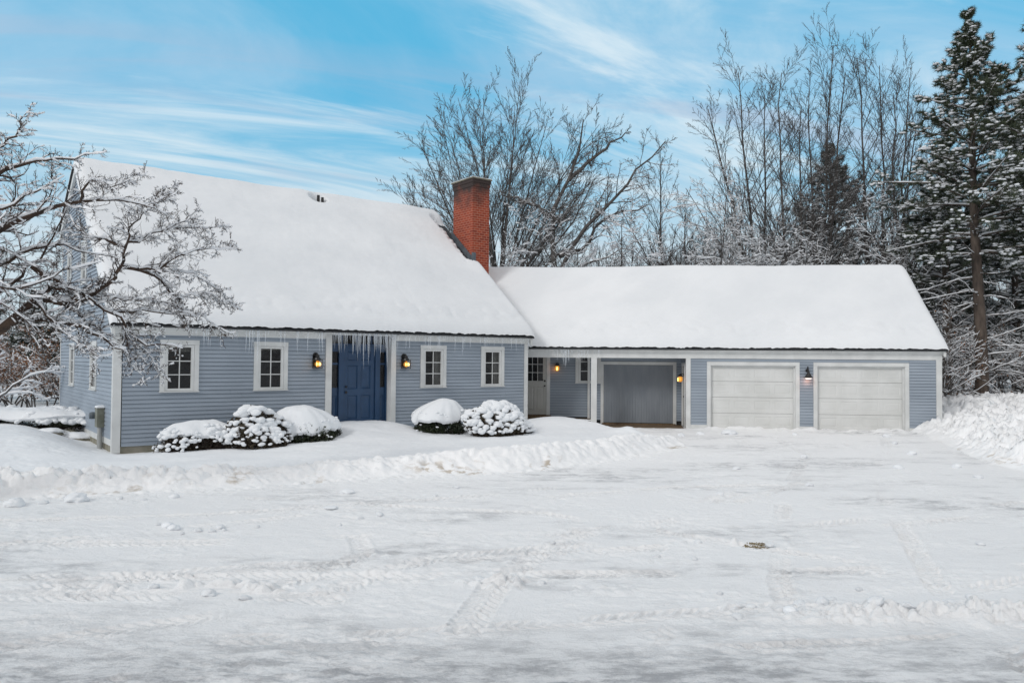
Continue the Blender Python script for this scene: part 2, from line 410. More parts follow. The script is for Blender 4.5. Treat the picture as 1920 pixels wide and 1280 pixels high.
# foundation
mb=MB();mb.box(.015,5.1,.012,.3,-.5,.118);mb.box(7.1,L-.01,.012,.3,-.5,.118);mb.box(.012,.3,.3,8.55,-.6,.278);mb.box(L-.3,L-.012,.3,8.5,-.5,.118)
obj('foundation',mb,M_conc,house)
mb=MB();mb.box(-.012,.011,.1,8.5,.13,.275)
obj('base_board',mb,M_white,house)
# corner boards, frieze, crown
mb=MB();mb.box(-.024,.15,-.024,.0,-.02,2.66);mb.box(-.024,0,.001,.12,-.02,2.66);obj('corner_board',mb,M_white,house)
mb=MB();mb.box(L-.125,L+.022,-.024,0,.0,2.66);mb.box(L,L+.022,.001,.12,0,2.66);obj('corner_board',mb,M_white,house)
mb=MB();mb.box(-.024,0,8.46,8.57,.28,5.9);obj('corner_board',mb,M_white,house)
def crown(mb,x0,x1,zt,fz,zfr,yo=-.2):
    # profile in (y,z): fascia + crown + frieze
    pr=[(-.026,fz),(-.026,zfr-.02),(-.045,zfr),(-.06,zfr+.03),(-.13,zfr+.075),(-.165,zfr+.085),(-.165,zt),(.02,zt),(.02,fz)]
    n=len(pr);mb.add([(x0,y,z) for y,z in pr]+[(x1,y,z) for y,z in pr],[tuple(range(n)),tuple(range(2*n-1,n-1,-1))]+[(i,i+n,(i+1)%n+n,(i+1)%n) for i in range(n)])
mb=MB();crown(mb,-.03,5.04,2.845,2.665,2.74);crown(mb,7.14,L+.03,2.845,2.665,2.74)
crown(mb,5.04,7.14,2.845,2.79,2.80)
obj('frieze_board',mb,M_white,house)
# rake boards of the left and right gable
def rake(s0,s1,w=.20):
    mb=MB()
    for (ta,za),(tb,zb) in (((-.16,EV+.04*SL),(RT,RZ)),((RT,RZ),(BT,BZ))):
        za-=.075;zb-=.075
        mb.add([(s0,ta,za-w),(s0,tb,zb-w),(s0,tb,zb),(s0,ta,za),(s1,ta,za-w),(s1,tb,zb-w),(s1,tb,zb),(s1,ta,za)],[(0,1,2,3),(7,6,5,4),(0,4,5,1),(2,6,7,3),(0,3,7,4),(1,5,6,2)])
    return mb
obj('rake_board',rake(-.09,-.02),M_white,house);obj('rake_board',rake(L+.02,L+.09),M_white,house)
# roof deck
def roofdeck(s0,s1,prof,th=.07):
    mb=MB();n=len(prof)
    v=[]
    for s in (s0,s1):
        v+=[(s,t,z) for t,z in prof]+[(s,t,z-th) for t,z in prof]
    f=[]
    for i in range(n-1):
        f.append((i,2*n+i,2*n+i+1,i+1));f.append((n+i,n+i+1,3*n+i+1,3*n+i))
    f+=[(0,n,3*n,2*n),(n-1,3*n-1,4*n-1,2*n-1)]
    for k in (0,2*n):
        for i in range(n-1):f.append((k+i,k+i+1,k+n+i+1,k+n+i) if k==0 else (k+i,k+n+i,k+n+i+1,k+i+1))
    mb.add(v,f);return mb
roof=obj('roof',roofdeck(-.13,L+.13,[(-.21,EV-.008),(RT,RZ),(BT,BZ)],.036),M_shingle,house)
# ---- snow blanket on the main roof
CH=(L+.0,L+.71,3.13,4.38)       # chimney footprint s0,s1,t0,t1
def edge_samples(a,b,step,fine=.02,n=9):
    e=[a+fine*((1.42**k)-1) for k in range(n)]
    e2=[b-fine*((1.42**k)-1) for k in range(n)]
    m=max(2,int((e2[-1]-e[-1])/step))
    return np.array(e+list(np.linspace(e[-1],e2[-1],m+1)[1:-1])+e2[::-1])
def round_edge(d,r): q=np.clip(d/r,0,1);return np.sqrt(np.clip(1-(1-q)**2,0,1))
def sheet(S,T,Z,name,mat_,parent,xf=None):
    ny,nx=S.shape
    V=np.stack([S,T,Z],-1).reshape(-1,3)
    if xf is not None:
        m=np.array(xf);V=V@m[:3,:3].T+m[:3,3]
    i=np.arange(ny-1)[:,None]*nx+np.arange(nx-1)[None,:]
    F=np.stack([i,i+1,i+1+nx,i+nx],-1).reshape(-1,4)
    return arr(name,V,F,mat_,parent)
sv=edge_samples(-.14,L+.15,.04);tv=edge_samples(-.232,BT+.02,.045)
S,T=np.meshgrid(sv,tv)
nz=fbm(S*1.1,T*1.3,3,11)-.5;nf=fbm(S*7,T*7,4,12)-.5
dt=T+.238+.010*(fbm(S*9,T*0,4,5)-.6)*ss(.5,0,T);db=BT+.02-T
ds=np.minimum(S+.14,L+.15-S)
d=np.minimum(np.minimum(dt*1.0,db),ds)
thick=.30+.06*(fbm(S*.55,T*.7,3,14)-.5)+.06*nz+.012*nf
prof=round_edge(np.minimum(dt,db),.22)*round_edge(ds,.20)
k=.16
a_=EV+(T+.2)*SL;b_=RZ-(T-RT)*SB;hsm=-k*np.log(np.exp(-a_/k)+np.exp(-b_/k))
# slump lines near the eave, melt hollow left of the chimney
eave=.05*ss(1.0,.2,T)*ss(-.15,.15,T)*(worley(S*2.2,T*3.5,31)-.3)
cdist=np.maximum(np.maximum(CH[0]-S,S-CH[1]),np.maximum(CH[2]+.15-T,T-CH[3]-.55))
cm=ss(.16,.50,cdist+.30*(fbm(S*6,T*9,3,44)-.5)+.0)
# vent hollow
vd=np.sqrt((S-7.05)**2+((T-5.35)*1.2)**2);vm=ss(.17,.36,vd)
ridge_sag=-.05*np.exp(-((S-L)/.8)**2)*ss(4.6,5.8,T)
Z=hsm+(thick+eave*.8)*prof*cm*vm+.004+ridge_sag*prof
Z=np.where((cm*vm)<.02,deck(T)-.012,Z)
Z=np.maximum(Z,deck(T)-.02)
sheet(S,T,Z,'roof_snow',M_roofsnow,roof)
# melted-out shingle edges beside the chimney: small ragged snow crumbs
mb=MB()
# vent pipe
mb=MB();mb.lathe([(.05,7.2),(.05,7.66),(.042,7.66),(.042,7.6)],(7.07,5.38,0),10);mb.lathe([(.045,7.2),(.045,7.60),(.04,7.60)],(7.21,5.36,0),10)
obj('vent_pipe',mb,M_black,roof)
# chimney
mb=MB();c0,c1,c2,c3=CH
mb.box(c0,c1,c2,c3,0,8.28);mb.box(c0-.02,c1+.02,c2-.02,c3+.02,8.28,8.42);mb.box(c0-.042,c1+.042,c2-.042,c3+.042,8.42,8.54)
ch=obj('chimney',mb,M_brick,roof)
mb=MB();mb.box(c0-.07,c1+.07,c2-.07,c3+.07,8.54,8.585);obj('chimney_cap',mb,M_rock,roof)
cv=edge_samples(c0-.07,c1+.07,.06,.01,6);cw=edge_samples(c2-.07,c3+.07,.06,.01,6);S,T=np.meshgrid(cv,cw)
dd=np.minimum(np.minimum(S-c0+.07,c1+.07-S),np.minimum(T-c2+.07,c3+.07-T))
sheet(S,T,8.586+.028*round_edge(dd,.07)*(.7+.6*fbm(S*5,T*5,2,3)),'chimney_snow',M_snow,roof)
# stepped lead flashing along the left face and front corner
mb=MB()
for i in range(7):
    ta=c2-.03+i*.19;za=float(deck(np.array(ta)))
    mb.add([(c0-.018-.001*i,ta,za-.1),(c0-.018-.001*i,ta+.24,za+.10),(c0-.018-.001*i,ta+.24,za+.44),(c0-.018-.001*i,ta,za+.26),
            (c0+.01,ta,za-.1),(c0+.01,ta+.24,za+.10),(c0+.01,ta+.24,za+.44),(c0+.01,ta,za+.26)],[(0,3,2,1),(4,5,6,7),(0,4,7,3),(3,7,6,2)])
mb.box(c0-.03,c0+.13,c2-.025,c2+.01,5.45,5.92)
obj('flashing',mb,M_lead,roof)

# ---- windows
def window(cx,z0,z1,w,T=I4,label=None,frame=M_white):
    h=w/2;cw=.105
    mb=MB(T);mb.box(cx-h,cx-h+cw,-.034,.0,z0+.03,z1-.115);mb.box(cx+h-cw,cx+h,-.034,.0,z0+.03,z1-.115);mb.box(cx-h-.004,cx+h+.004,-.036,0,z1-.113,z1)
    wo=obj('window',mb,frame,house,label=label)
    mb=MB(T);mb.box(cx-h-.012,cx+h+.012,-.055,.0,z0,z0+.028);obj('sill',mb,frame,wo)
    a,b,c,d=cx-h+cw+.004,cx+h-cw-.004,z0+.034,z1-.119
    mb=MB(T);sw=.058;mb.box(a,a+sw,-.020,.05,c,d);mb.box(b-sw,b,-.020,.05,c,d);mb.box(a+sw,b-sw,-.020,.05,c,c+.055);mb.box(a+sw,b-sw,-.020,.05,d-.055,d)
    mb.box(a+sw*.8,a+sw+.012,-.008,.03,c+.04,d-.04);mb.box(b-sw-.012,b-sw*.8,-.008,.03,c+.04,d-.04)
    obj('sash',mb,frame,wo)
    ga,gb,gc,gd=a+sw+.002,b-sw-.002,c+.057,d-.057
    mb=MB(T);m=.011;xm=(ga+gb)/2
    mb.box(xm-m,xm+m,-.004,.016,gc,gd)
    for i in (1,2):
        zz=gc+(gd-gc)*i/3;mb.box(ga,xm-m,-.003,.016,zz-m,zz+m);mb.box(xm+m,gb,-.003,.016,zz-m,zz+m)
    obj('muntin',mb,frame,wo)
    mb=MB(T);mb.quad((ga,.018,gc),(gb,.018,gc),(gb,.018,gd),(ga,.018,gd));obj('pane',mb,M_pane,wo)
    return wo
def curtain(x0,x1,z0,z1,y):
    mb=MB();n=int((x1-x0)/.012)+1;v=[]
    for i in range(n+1):
        x=x0+(x1-x0)*i/n;yy=y+.012*math.sin(i*1.35+x)
        v+=[(x,yy,z0),(x,yy,z1)]
    mb.add(v,[(2*i,2*i+2,2*i+3,2*i+1) for i in range(n)]);return mb
for i,(s,_) in enumerate(WIN):
    wo=window(s,WB,WT,WW)
    if i==0:obj('blind',curtain(s-.34,s+.34,2.28,2.45,.10),M_cloth,wo)
    if i==1:obj('blind',curtain(s-.34,s+.34,2.34,2.45,.10),M_cloth,wo)
    if i>1:
        obj('curtain',curtain(s+.10,s+.34,1.38,2.45,.10),M_cloth,wo)
        obj('curtain',curtain(s-.34,s-.2,1.38,2.45,.10),M_cloth,wo)
window(-2.58,WB-.02,WT-.02,.9,FL);window(-6.13,WB-.02,WT-.02,.9,FL)
window(-4.35,4.1,5.3,.85,FL);window(-7.0,4.1,5.3,.8,FL)

# ---- front entry
mb=MB();mb.box(5.045,5.215,-.04,.0,.02,2.785);mb.box(5.10,5.215,.001,.25,.02,2.785);obj('door_casing',mb,M_white,house)
mb=MB();mb.box(6.985,7.135,-.04,.0,.02,2.785);mb.box(6.985,7.10,.001,.25,.02,2.785);obj('door_casing',mb,M_white,house)
mb=MB();mb.box(5.2,7.0,.0,.3,.15,.26);obj('threshold',mb,M_wood,house)
mb=MB()   # blue frame of door, sidelights and transom
y0,y1=.235,.30
for a,b in ((5.217,5.315),(5.53,5.675),(6.623,6.765),(6.945,6.983)):mb.box(a,b,y0-.03,y1,.26,2.52)
mb.box(5.217,6.983,y0-.032,y1,2.521,2.555)
mb.box(5.217,5.26,y0-.02,y1,2.556,2.80);mb.box(6.94,6.983,y0-.02,y1,2.556,2.80)
for x in (5.62,6.06,6.50):mb.box(x-.02,x+.02,y0-.015,y1,2.556,2.80)
dfr=obj('door_frame',mb,M_blue,house)
mb=MB();mb.quad((5.26,.27,2.556),(6.94,.27,2.556),(6.94,.27,2.80),(5.26,.27,2.80));obj('transom_pane',mb,M_pane,dfr)
def slab_panels(mb,x0,x1,z0,z1,yf,panels,th=.045,dep=.014,m=.012):
    # door leaf whose panels are framed by a sunk moulding round a raised field
    xs=sorted({x0,x1}|{p for q in panels for p in q[:2]});zs=sorted({z0,z1}|{p for q in panels for p in q[2:]})
    for i in range(len(xs)-1):
        for j in range(len(zs)-1):
            cx,cz=(xs[i]+xs[i+1])/2,(zs[j]+zs[j+1])/2
            if not any(a<cx<b and c<cz<d for a,b,c,d in panels):
                mb.quad((xs[i],yf,zs[j]),(xs[i+1],yf,zs[j]),(xs[i+1],yf,zs[j+1]),(xs[i],yf,zs[j+1]))
    for a,b,c,d in panels:
        n=min(.045,(b-a)*.22);
        L0=[(a,yf,c),(b,yf,c),(b,yf,d),(a,yf,d)]
        L1=[(a+m,yf+dep,c+m),(b-m,yf+dep,c+m),(b-m,yf+dep,d-m),(a+m,yf+dep,d-m)]
        L2=[(a+m+n,yf+dep*.25,c+m+n),(b-m-n,yf+dep*.25,c+m+n),(b-m-n,yf+dep*.25,d-m-n),(a+m+n,yf+dep*.25,d-m-n)]
        mb.add(L0+L1+L2,[(k,(k+1)%4,(k+1)%4+4,k+4) for k in range(4)]+[(k+4,(k+1)%4+4,(k+1)%4+8,k+8) for k in range(4)]+[(8,9,10,11)])
    for q in (((x0,yf,z0),(x0,yf,z1),(x0,yf+th,z1),(x0,yf+th,z0)),((x1,yf,z0),(x1,yf+th,z0),(x1,yf+th,z1),(x1,yf,z1)),((x0,yf,z1),(x1,yf,z1),(x1,yf+th,z1),(x0,yf+th,z1)),((x0,yf,z0),(x0,yf+th,z0),(x1,yf+th,z0),(x1,yf,z0))):mb.quad(*q)
mb=MB();slab_panels(mb,5.683,6.617,.27,2.515,.25,[(5.80,6.10,2.10,2.36),(6.20,6.50,2.10,2.36),(5.80,6.10,1.32,1.97),(6.20,6.50,1.32,1.97),(5.80,6.10,.50,1.15),(6.20,6.50,.50,1.15)],.045,.022,.016)
fd=obj('front_door',mb,M_blue,house,label='blue six panel front door')
for z,r,nm in ((1.385,.026,'deadbolt'),(1.235,.034,'door_knob')):
    mb=MB();mb.lathe([(.012,-.0),(.012,-.03),(r,-.035),(r,-.06),(r*.5,-.075)],(5.748,.25,z),10,'y');obj(nm,mb,M_black,fd)
for a,b in ((5.317,5.528),(6.767,6.943)):
    mb=MB();slab_panels(mb,a,b,.27,1.30,.262,[(a+.045,b-.03,.48,1.14)])
    mb.box(a,b,.255,.29,2.34,2.52);mb.box(a,b,.255,.29,1.985,2.035);mb.box(a,b,.257,.29,1.30,1.36)
    mb.box(a,a+.02,.256,.29,1.36,2.34)
    sl=obj('sidelight',mb,M_blue,house)
    mb=MB();mb.quad((a+.02,.275,1.36),(b,.275,1.36),(b,.275,2.34),(a+.02,.275,2.34));obj('pane',mb,M_pane,sl)

# ------------------------------------------------------------------ the garage wing (same building)
GT,GB=2.146,.06
def fr(x0,x1): return (x0,x1)
wh=[(-7.10,-4.27,0,2.13),(-3.81,-.96,0,2.13)]
mb=MB(TW);clap(mb,-7.63,-.15,.13,2.25,wh,ex=.092)
obj('wall',mb,M_siding,house)
mb=MB(TW);mb.box(-7.6,-7.03,.008,.1,0,2.5);obj('sheathing',mb,M_shadeback,house)
mb=MB(TW);mb.box(-4.34,-3.74,.008,.1,0,2.5);obj('sheathing',mb,M_shadeback,house)
mb=MB(TW);mb.box(-1.04,-.01,.008,.1,0,2.5);obj('sheathing',mb,M_shadeback,house)
mb=MB(TW);mb.box(-7.02,-1.05,.008,.1,2.07,2.5);obj('sheathing',mb,M_shadeback,house)
mb=MB(TW);mb.box(-.06,-.01,.1,6.3,.0,2.6)
obj('sheathing',mb,M_shadeback,house)
for a,b in ((-7.634,-7.125),(-4.248,-3.832),(-.945,-.152)):
    mb=MB(TW);mb.box(a,b,-.024,.0,-.05,.128);obj('base_board',mb,M_white,house)
mb=MB(TW);mb.box(-.15,.022,-.026,0,-.1,2.25);mb.box(0,.022,.001,.12,-.1,2.25);obj('corner_board',mb,M_white,house)
mb=MB(TW);mb.box(-7.78,-7.636,-.03,.14,-.1,2.245);obj('corner_board',mb,M_white,house)
mb=MB(TW);mb.box(-10.82,-10.63,-.03,.16,-.1,2.245);obj('porch_post',mb,M_white,house)
mb=MB(TW)
fx0=-12.95
pr_=[(-.028,2.247),(-.028,2.43),(-.04,2.445),(-.055,2.47),(-.12,2.50),(-.165,2.505),(-.165,2.535),(.14,2.535),(.14,2.247)]
n=len(pr_);x0_,x1_=fx0,.03
mb.add([(x0_,y,z) for y,z in pr_]+[(x1_,y,z) for y,z in pr_],[tuple(range(n)),tuple(range(2*n-1,n-1,-1))]+[(i,i+n,(i+1)%n+n,(i+1)%n) for i in range(n)])
obj('frieze_board',mb,M_white,house)
mb=MB(TW@FRs(0));clap(mb,.12,6.36,.13,5.4,ex=.092,lim=lambda z:((.12 if z<2.7 else (z-2.3)/.846-.2+.0),(6.36 if z<2.7 else 6.56-(z-2.3)/.846)))
obj('wall',mb,M_siding,house)
mb=MB(TW);mb.box(-14.5,0,6.3,6.36,0,2.6);obj('rear_wall',mb,M_siding,house)
# recessed porch: back wall, ceiling, side walls, floor
RT_=1.4
mb=MB(TW@Matrix.Translation((0,RT_,0)));clap(mb,-16,-10.95,.22,2.36,[(-13.25,-12.25,0,2.6),(-11.28,-10.6,1.42,2.5)],ex=.092);obj('wall',mb,M_siding,house)
mb=MB(TW@Matrix.Translation((0,RT_,0)));clap(mb,-10.9,-7.77,.13,2.36,[(-10.47,-7.97,0,2.1)],ex=.092)
obj('wall',mb,M_siding,house)
mb=MB(TW);mb.box(-16,-7.7,RT_+.03,RT_+.08,0,2.6);obj('sheathing',mb,M_shadeback,house)
mb=MB(TW);mb.box(-10.948,-10.87,RT_-.07,RT_,.1,2.36);obj('corner_board',mb,M_white,house)
mb=MB(TW);mb.box(-16,-7.63,.142,RT_+.1,2.37,2.41);obj('porch_ceiling',mb,M_white,house)
mb=MB(TW@Matrix.Translation((-7.76,0,0))@Matrix(((0,1,0,0),(-1,0,0,0),(0,0,1,0),(0,0,0,1))))
clap(mb,-RT_,-.15,.13,2.36,[(-1.15,-.28,0,2.1)],ex=.092);obj('wall',mb,M_siding,house)
mb=MB(TW);mb.box(-7.70,-7.62,.14,RT_,0,2.5);obj('sheathing',mb,M_shadeback,house)
mb=MB(TW);mb.box(-7.80,-7.76,.30,.40,.02,2.1);mb.box(-7.80,-7.76,1.04,1.14,.02,2.1);mb.box(-7.80,-7.76,.40,1.04,2.0,2.1);o=obj('side_door',mb,M_white,house,label='white door on the end wall of the recess')
mb=MB(TW);mb.box(-7.755,-7.71,.40,1.04,.03,2.0);obj('leaf',mb,M_cream,o)
mb=MB(TW);mb.lathe([(.01,0),(.01,-.03),(.03,-.035),(.03,-.06)],(-7.757,.5,1.0),8,'x');obj('door_knob',mb,M_black,o)
mb=MB(TW);mb.box(-10.6,-7.79,-.02,RT_,-.2,-.008);mb.box(-10.45,-7.98,RT_-.12,RT_-.03,-.01,.035);obj('porch_floor',mb,M_wood,house)
# deck step by the side door
mb=MB(TW);mb.box(-14.2,-10.66,.30,RT_,.12,.175);mb.box(-14.2,-10.7,.34,.38,-.1,.118);mb.box(-13.35,-12.2,RT_-.30,RT_-.01,.176,.27);obj('deck_step',mb,M_wood,house)
dv_=edge_samples(-12.6,-10.66,.06,.01,6);dw=edge_samples(.29,.55,.05,.01,5);S,T=np.meshgrid(dv_,dw)
dd=np.minimum(np.minimum(S+12.6,-10.66-S),np.minimum(T-.29,.55-T))
sheet(S,T,.176+.03*round_edge(dd,.05)*(.5+fbm(S*6,T*6,2,3)),'step_snow',M_snow,house,TW)
# storage door
mb=MB(TW);y=RT_
mb.box(-10.50,-10.40,y-.034,y,.0,2.02);mb.box(-8.06,-7.945,y-.034,y,.0,2.02);mb.box(-10.50,-7.945,y-.036,y,2.022,2.125)
sdo=obj('storage_door',mb,M_white,house,label='grey double storage door with vertical grooves')
for a,b in ((-10.395,-9.235),(-9.205,-8.065)):
    mb=MB(TW);nb=13;wd=(b-a)/nb
    mb.box(a,b,y-.004,y+.02,.05,2.015)
    for i in range(nb):mb.box(a+i*wd+.008,a+(i+1)*wd-.008,y-.024,y-.008,.05,2.015)
    obj('leaf',mb,M_grey,sdo)
mb=MB(TW);mb.box(-9.240,-9.200,y-.038,y-.0,.05,2.015);obj('astragal',mb,M_grey,sdo)
mb=MB(TW);mb.box(-9.30,-9.27,y-.035,y-.02,1.0,1.16);mb.box(-9.30,-9.19,y-.034,y-.02,.92,.95);obj('latch',mb,M_grey,sdo)
# white side door with nine lights
mb=MB(TW);mb.box(-13.29,-13.17,y-.03,y,.24,2.36);mb.box(-12.36,-12.24,y-.03,y,.24,2.36)
wd_=obj('porch_door',mb,M_white,house,label='white half glazed door with nine panes')
mb=MB(TW);slab_panels(mb,-13.165,-12.365,.28,1.40,y-.012,[(-13.06,-12.80,.42,1.24),(-12.73,-12.47,.42,1.24)])
mb.box(-13.165,-13.04,y-.012,y+.02,1.402,2.36);mb.box(-12.49,-12.365,y-.012,y+.02,1.402,2.36);mb.box(-13.04,-12.49,y-.012,y+.02,1.402,1.44);mb.box(-13.04,-12.49,y-.012,y+.02,2.30,2.36)
obj('leaf',mb,M_cream,wd_)
mb=MB(TW)
for i in (1,2):
    x=-13.04+.55*i/3;mb.box(x-.01,x+.01,y-.006,y+.015,1.44,2.30)
    z=1.44+.86*i/3;mb.box(-13.04,-12.49,y-.005,y+.014,z-.01,z+.01)
obj('muntin',mb,M_white,wd_)
mb=MB(TW);mb.quad((-13.04,y+.01,1.44),(-12.49,y+.01,1.44),(-12.49,y+.01,2.30),(-13.04,y+.01,2.30));obj('pane',mb,M_pane,wd_)
for z,nm in ((1.44,'deadbolt'),(1.27,'door_knob')):
    mb=MB(TW);mb.lathe([(.01,0),(.01,-.03),(.03,-.035),(.03,-.06),(.015,-.07)],(-12.42,y-.012,z),10,'y');obj(nm,mb,M_black,wd_)
window(-10.93,1.37,2.62,.87,TW@Matrix.Translation((0,RT_-.01,0)))
# ---- garage doors
def garage_door(x0,x1,label):
    tw=.118
    mb=MB(TW);mb.box(x0-tw,x0,-.032,.0,-.05,2.03);mb.box(x1,x1+tw,-.032,0,-.05,2.03);mb.box(x0-tw,x1+tw,-.034,0,2.032,2.148)
    mb.box(x0-.02,x0,.001,.18,-.05,2.03);mb.box(x1,x1+.02,.001,.18,-.05,2.03);mb.box(x0-.02,x1+.02,.001,.18,2.032,2.06)
    g=obj('garage_door',mb,M_white,house,label=label)
    mb=MB(TW);mb.box(x0,x0+.05,.06,.085,-.02,2.03);mb.box(x1-.05,x1,.06,.085,-.02,2.03);mb.box(x0+.05,x1-.05,.06,.085,1.975,2.03);obj('stop_moulding',mb,M_white,g)
    h=2.03/4;wcol=(x1-x0-.1)/4
    for r in range(4):
        mb=MB(TW);z0=.0+r*h+.004;z1=(r+1)*h-.004
        ps=[(x0+.05+c*wcol+.065,x0+.05+(c+1)*wcol-.065,z0+.105,z1-.10) for c in range(4)]
        slab_panels(mb,x0+.005,x1-.005,z0,z1,.10,ps,.04,.009,.014)
        obj('door_section',mb,M_garage,g)
    mb=MB(TW);mb.box(x0,x1,.145,.17,-.05,2.03);obj('weather_seal',mb,M_black,g)
garage_door(-7.003,-4.37,'left white panelled garage door')
garage_door(-3.71,-1.07,'right white panelled garage door')
# ---- wing roof
WE,WRT,WRZ=2.555,3.18,5.40;WSL=(WRZ-WE)/(WRT+.2);WBT=2*WRT+.2
def clipx(tw):    # wing x where the main gable plane (s = L-.12) is met
    a=TW@Vector((0,tw,0));b=TW@Vector((1,tw,0));dx=(b-a).x
    return (L-.12-a.x)/dx
mb=MB(TW);th=.034
xs_=[clipx(-.21),clipx(WRT),clipx(WBT)];zz_=[WE-.008,WRZ,WE];tt=[-.21,WRT,WBT]
v=[];f=[]
for x in (xs_,[.13]*3):
    v+=[(x[i],tt[i],zz_[i]) for i in range(3)]+[(x[i],tt[i],zz_[i]-th) for i in range(3)]
for i in (0,1):f+=[(i,6+i,7+i,i+1),(3+i,4+i,10+i,9+i)]
f+=[(0,3,9,6),(2,8,11,5),(6,9,10,7),(7,10,11,8),(0,1,4,3),(1,2,5,4)]
mb.add(v,f);wroof=obj('roof',mb,M_shingle,house,label='lower roof over the garage wing')
mb=MB(TW)
for (ta,za),(tb,zb) in (((-.16,WE+.03),(WRT,WRZ)),((WRT,WRZ),(WBT,WE))):
    za-=.065;zb-=.065;w_=.17
    mb.add([(.02,ta,za-w_),(.02,tb,zb-w_),(.02,tb,zb),(.02,ta,za),(.09,ta,za-w_),(.09,tb,zb-w_),(.09,tb,zb),(.09,ta,za)],[(0,1,2,3),(7,6,5,4),(0,4,5,1),(2,6,7,3),(0,3,7,4),(1,5,6,2)])
obj('rake_board',mb,M_white,house)
tv=edge_samples(-.232,WBT+.02,.05);uv=np.concatenate([np.linspace(0,.985,260),1-.015*(1-np.linspace(.08,1,12))**1.6])
U,T=np.meshgrid(uv,tv)
x0c=np.array([clipx(t) for t in tv])[:,None]
S=x0c+U*(.15-x0c)
nz=fbm(S*1.0,T*1.2,3,21)-.5;nf=fbm(S*7,T*7,4,22)-.5
dt=T+.238+.010*(fbm(S*9,T*0,4,25)-.6)*ss(.5,0,T);db=WBT+.02-T;ds=.15-S
a_=WE+(T+.2)*WSL;b_=WRZ-(T-WRT)*WSL;k=.14;hsm=-k*np.log(np.exp(-a_/k)+np.exp(-b_/k))
drift=.16*np.exp(-((S-x0c)/.9)**2)
eave=.045*ss(.8,.2,T)*ss(-.15,.15,T)*(worley(S*2.4,T*3.5,61)-.3)
Z=hsm+(.31+.06*(fbm(S*.5,T*.8,3,24)-.5)+.055*nz+.012*nf+drift+eave)*round_edge(np.minimum(dt,db),.22)*round_edge(ds,.26)+.004
Z=np.maximum(Z,np.where(T<WRT,WE+(T+.2)*WSL,WRZ-(T-WRT)*WSL)-.03)
sheet(S,T,Z,'roof_snow',M_roofsnow,wroof,TW)

# ---- icicles
def icicle(mb,x,y,z,l,r,ph):
    n=6;vs=[];fs=[];m=4
    for j in range(m+1):
        q=j/m;rr=r*(1-q)**.8*(1+.12*math.sin(9*q+ph))+.0006
        ox=.012*l*math.sin(3*q+ph);
        for k in range(n):
            a=2*math.pi*k/n;vs.append((x+ox+rr*math.cos(a),y+rr*math.sin(a),z-l*q))
    for j in range(m):
        for k in range(n):fs.append((j*n+k,(j+1)*n+k,(j+1)*n+(k+1)%n,j*n+(k+1)%n))
    mb.add(vs,fs)
ic=[]
rr=random.Random(3)
def row(T,x0,x1,dens,l0,l1,pw,y,z):
    x=x0
    while x<x1:
        x+=rr.expovariate(dens)
        if x<x1:ic.append((T,x,y+rr.uniform(-.01,.012),z,l0+(l1-l0)*rr.random()**pw))
row(I4,1.6,4.95,12,.15,.62,2.2,-.185,2.86)
row(I4,2.9,3.25,14,.4,.8,1,-.185,2.86)
row(I4,5.15,7.1,34,.25,.62,1.1,-.185,2.86)
row(I4,5.7,6.9,6,.6,1.05,1.4,-.185,2.86)
row(I4,7.2,11.8,9,.15,.65,2.0,-.185,2.86)
row(I4,9.35,9.7,5,.6,1.2,1,-.185,2.86)
row(I4,6.72,6.8,12,.8,1.1,1,-.185,2.86)
row(TW,-12.5,-10.5,12,.15,.6,2.2,-.185,2.53)
row(TW,-11.75,-11.5,14,.4,.75,1,-.185,2.53)
row(TW,-10.5,-.2,1.2,.03,.10,1,-.185,2.53)
ic.sort(key=lambda q:-q[4])
for i,(T,x,y_,z,l) in enumerate(ic[:100]):
    mb=MB(T);icicle(mb,x,y_,z,l,.008+.012*l,rr.random()*6);obj('icicle',mb,M_ice,house,smooth=True)
mb=MB()
for T,x,y_,z,l in ic[100:]:
    mb.T=T;icicle(mb,x,y_,z,l,.007+.012*l,rr.random()*6)
o=obj('icicle_fringe',mb,M_ice,house,smooth=True);o['kind']='stuff'

# ------------------------------------------------------------------ wall lamps (things of their own)
def lantern(M,label):
    r=empty('wall_lantern',M=M);tagp(r,label,'wall lamp','black coach lanterns beside the blue door')
    mb=MB();mb.box(-.075,.075,-.022,0,-.0,.30)
    mb.lathe([(.075,0),(.075,-.022)],(0,0,.30),18,'y');obj('back_plate',mb,M_black,r)
    mb=MB();w=.085;y0,y1=-.245,-.045
    mb.box(-w-.01,w+.01,y0-.01,y1+.01,-.045,-.028);mb.box(-w-.012,w+.012,y0-.012,y1+.012,.175,.192)
    for x in (-w,w-.0):
        for y_ in (y0,y1):mb.box(x-.007,x+.007,y_-.007,y_+.007,-.028,.175)
    for x in (-.028,.028):mb.box(x-.004,x+.004,y0-.006,y0+.002,-.028,.175)
    obj('cage',mb,M_black,r)
    mb=MB();mb.lathe([(.092,.192),(.075,.235),(.05,.25),(.05,.30),(.03,.315),(.012,.34)],(0,-.145,0),14);mb.tube([(0,0,.30),(0,-.06,.36),(0,-.13,.36),(0,-.145,.33)],.009,6);obj('cap',mb,M_black,r)
    mb=MB();mb.lathe([(.001,-.01),(.03,.0),(.055,.025),(.066,.06),(.062,.10),(.04,.135),(.03,.165)],(0,-.145,0),18);obj('globe',mb,M_globe,r,smooth=True)
    mb=MB();mb.lathe([(.018,.03),(.03,.05),(.03,.09),(.016,.12)],(.03,-.225,0),10);mb.lathe([(.012,.03),(.02,.05),(.02,.10),(.012,.12)],(-.055,-.222,0),8);obj('bulb',mb,M_bulb,r,smooth=True)
    return r
lantern(MH@Matrix.Translation((4.757,-.018,1.93)),'black coach lantern with amber glow on the wall left of the blue front door')
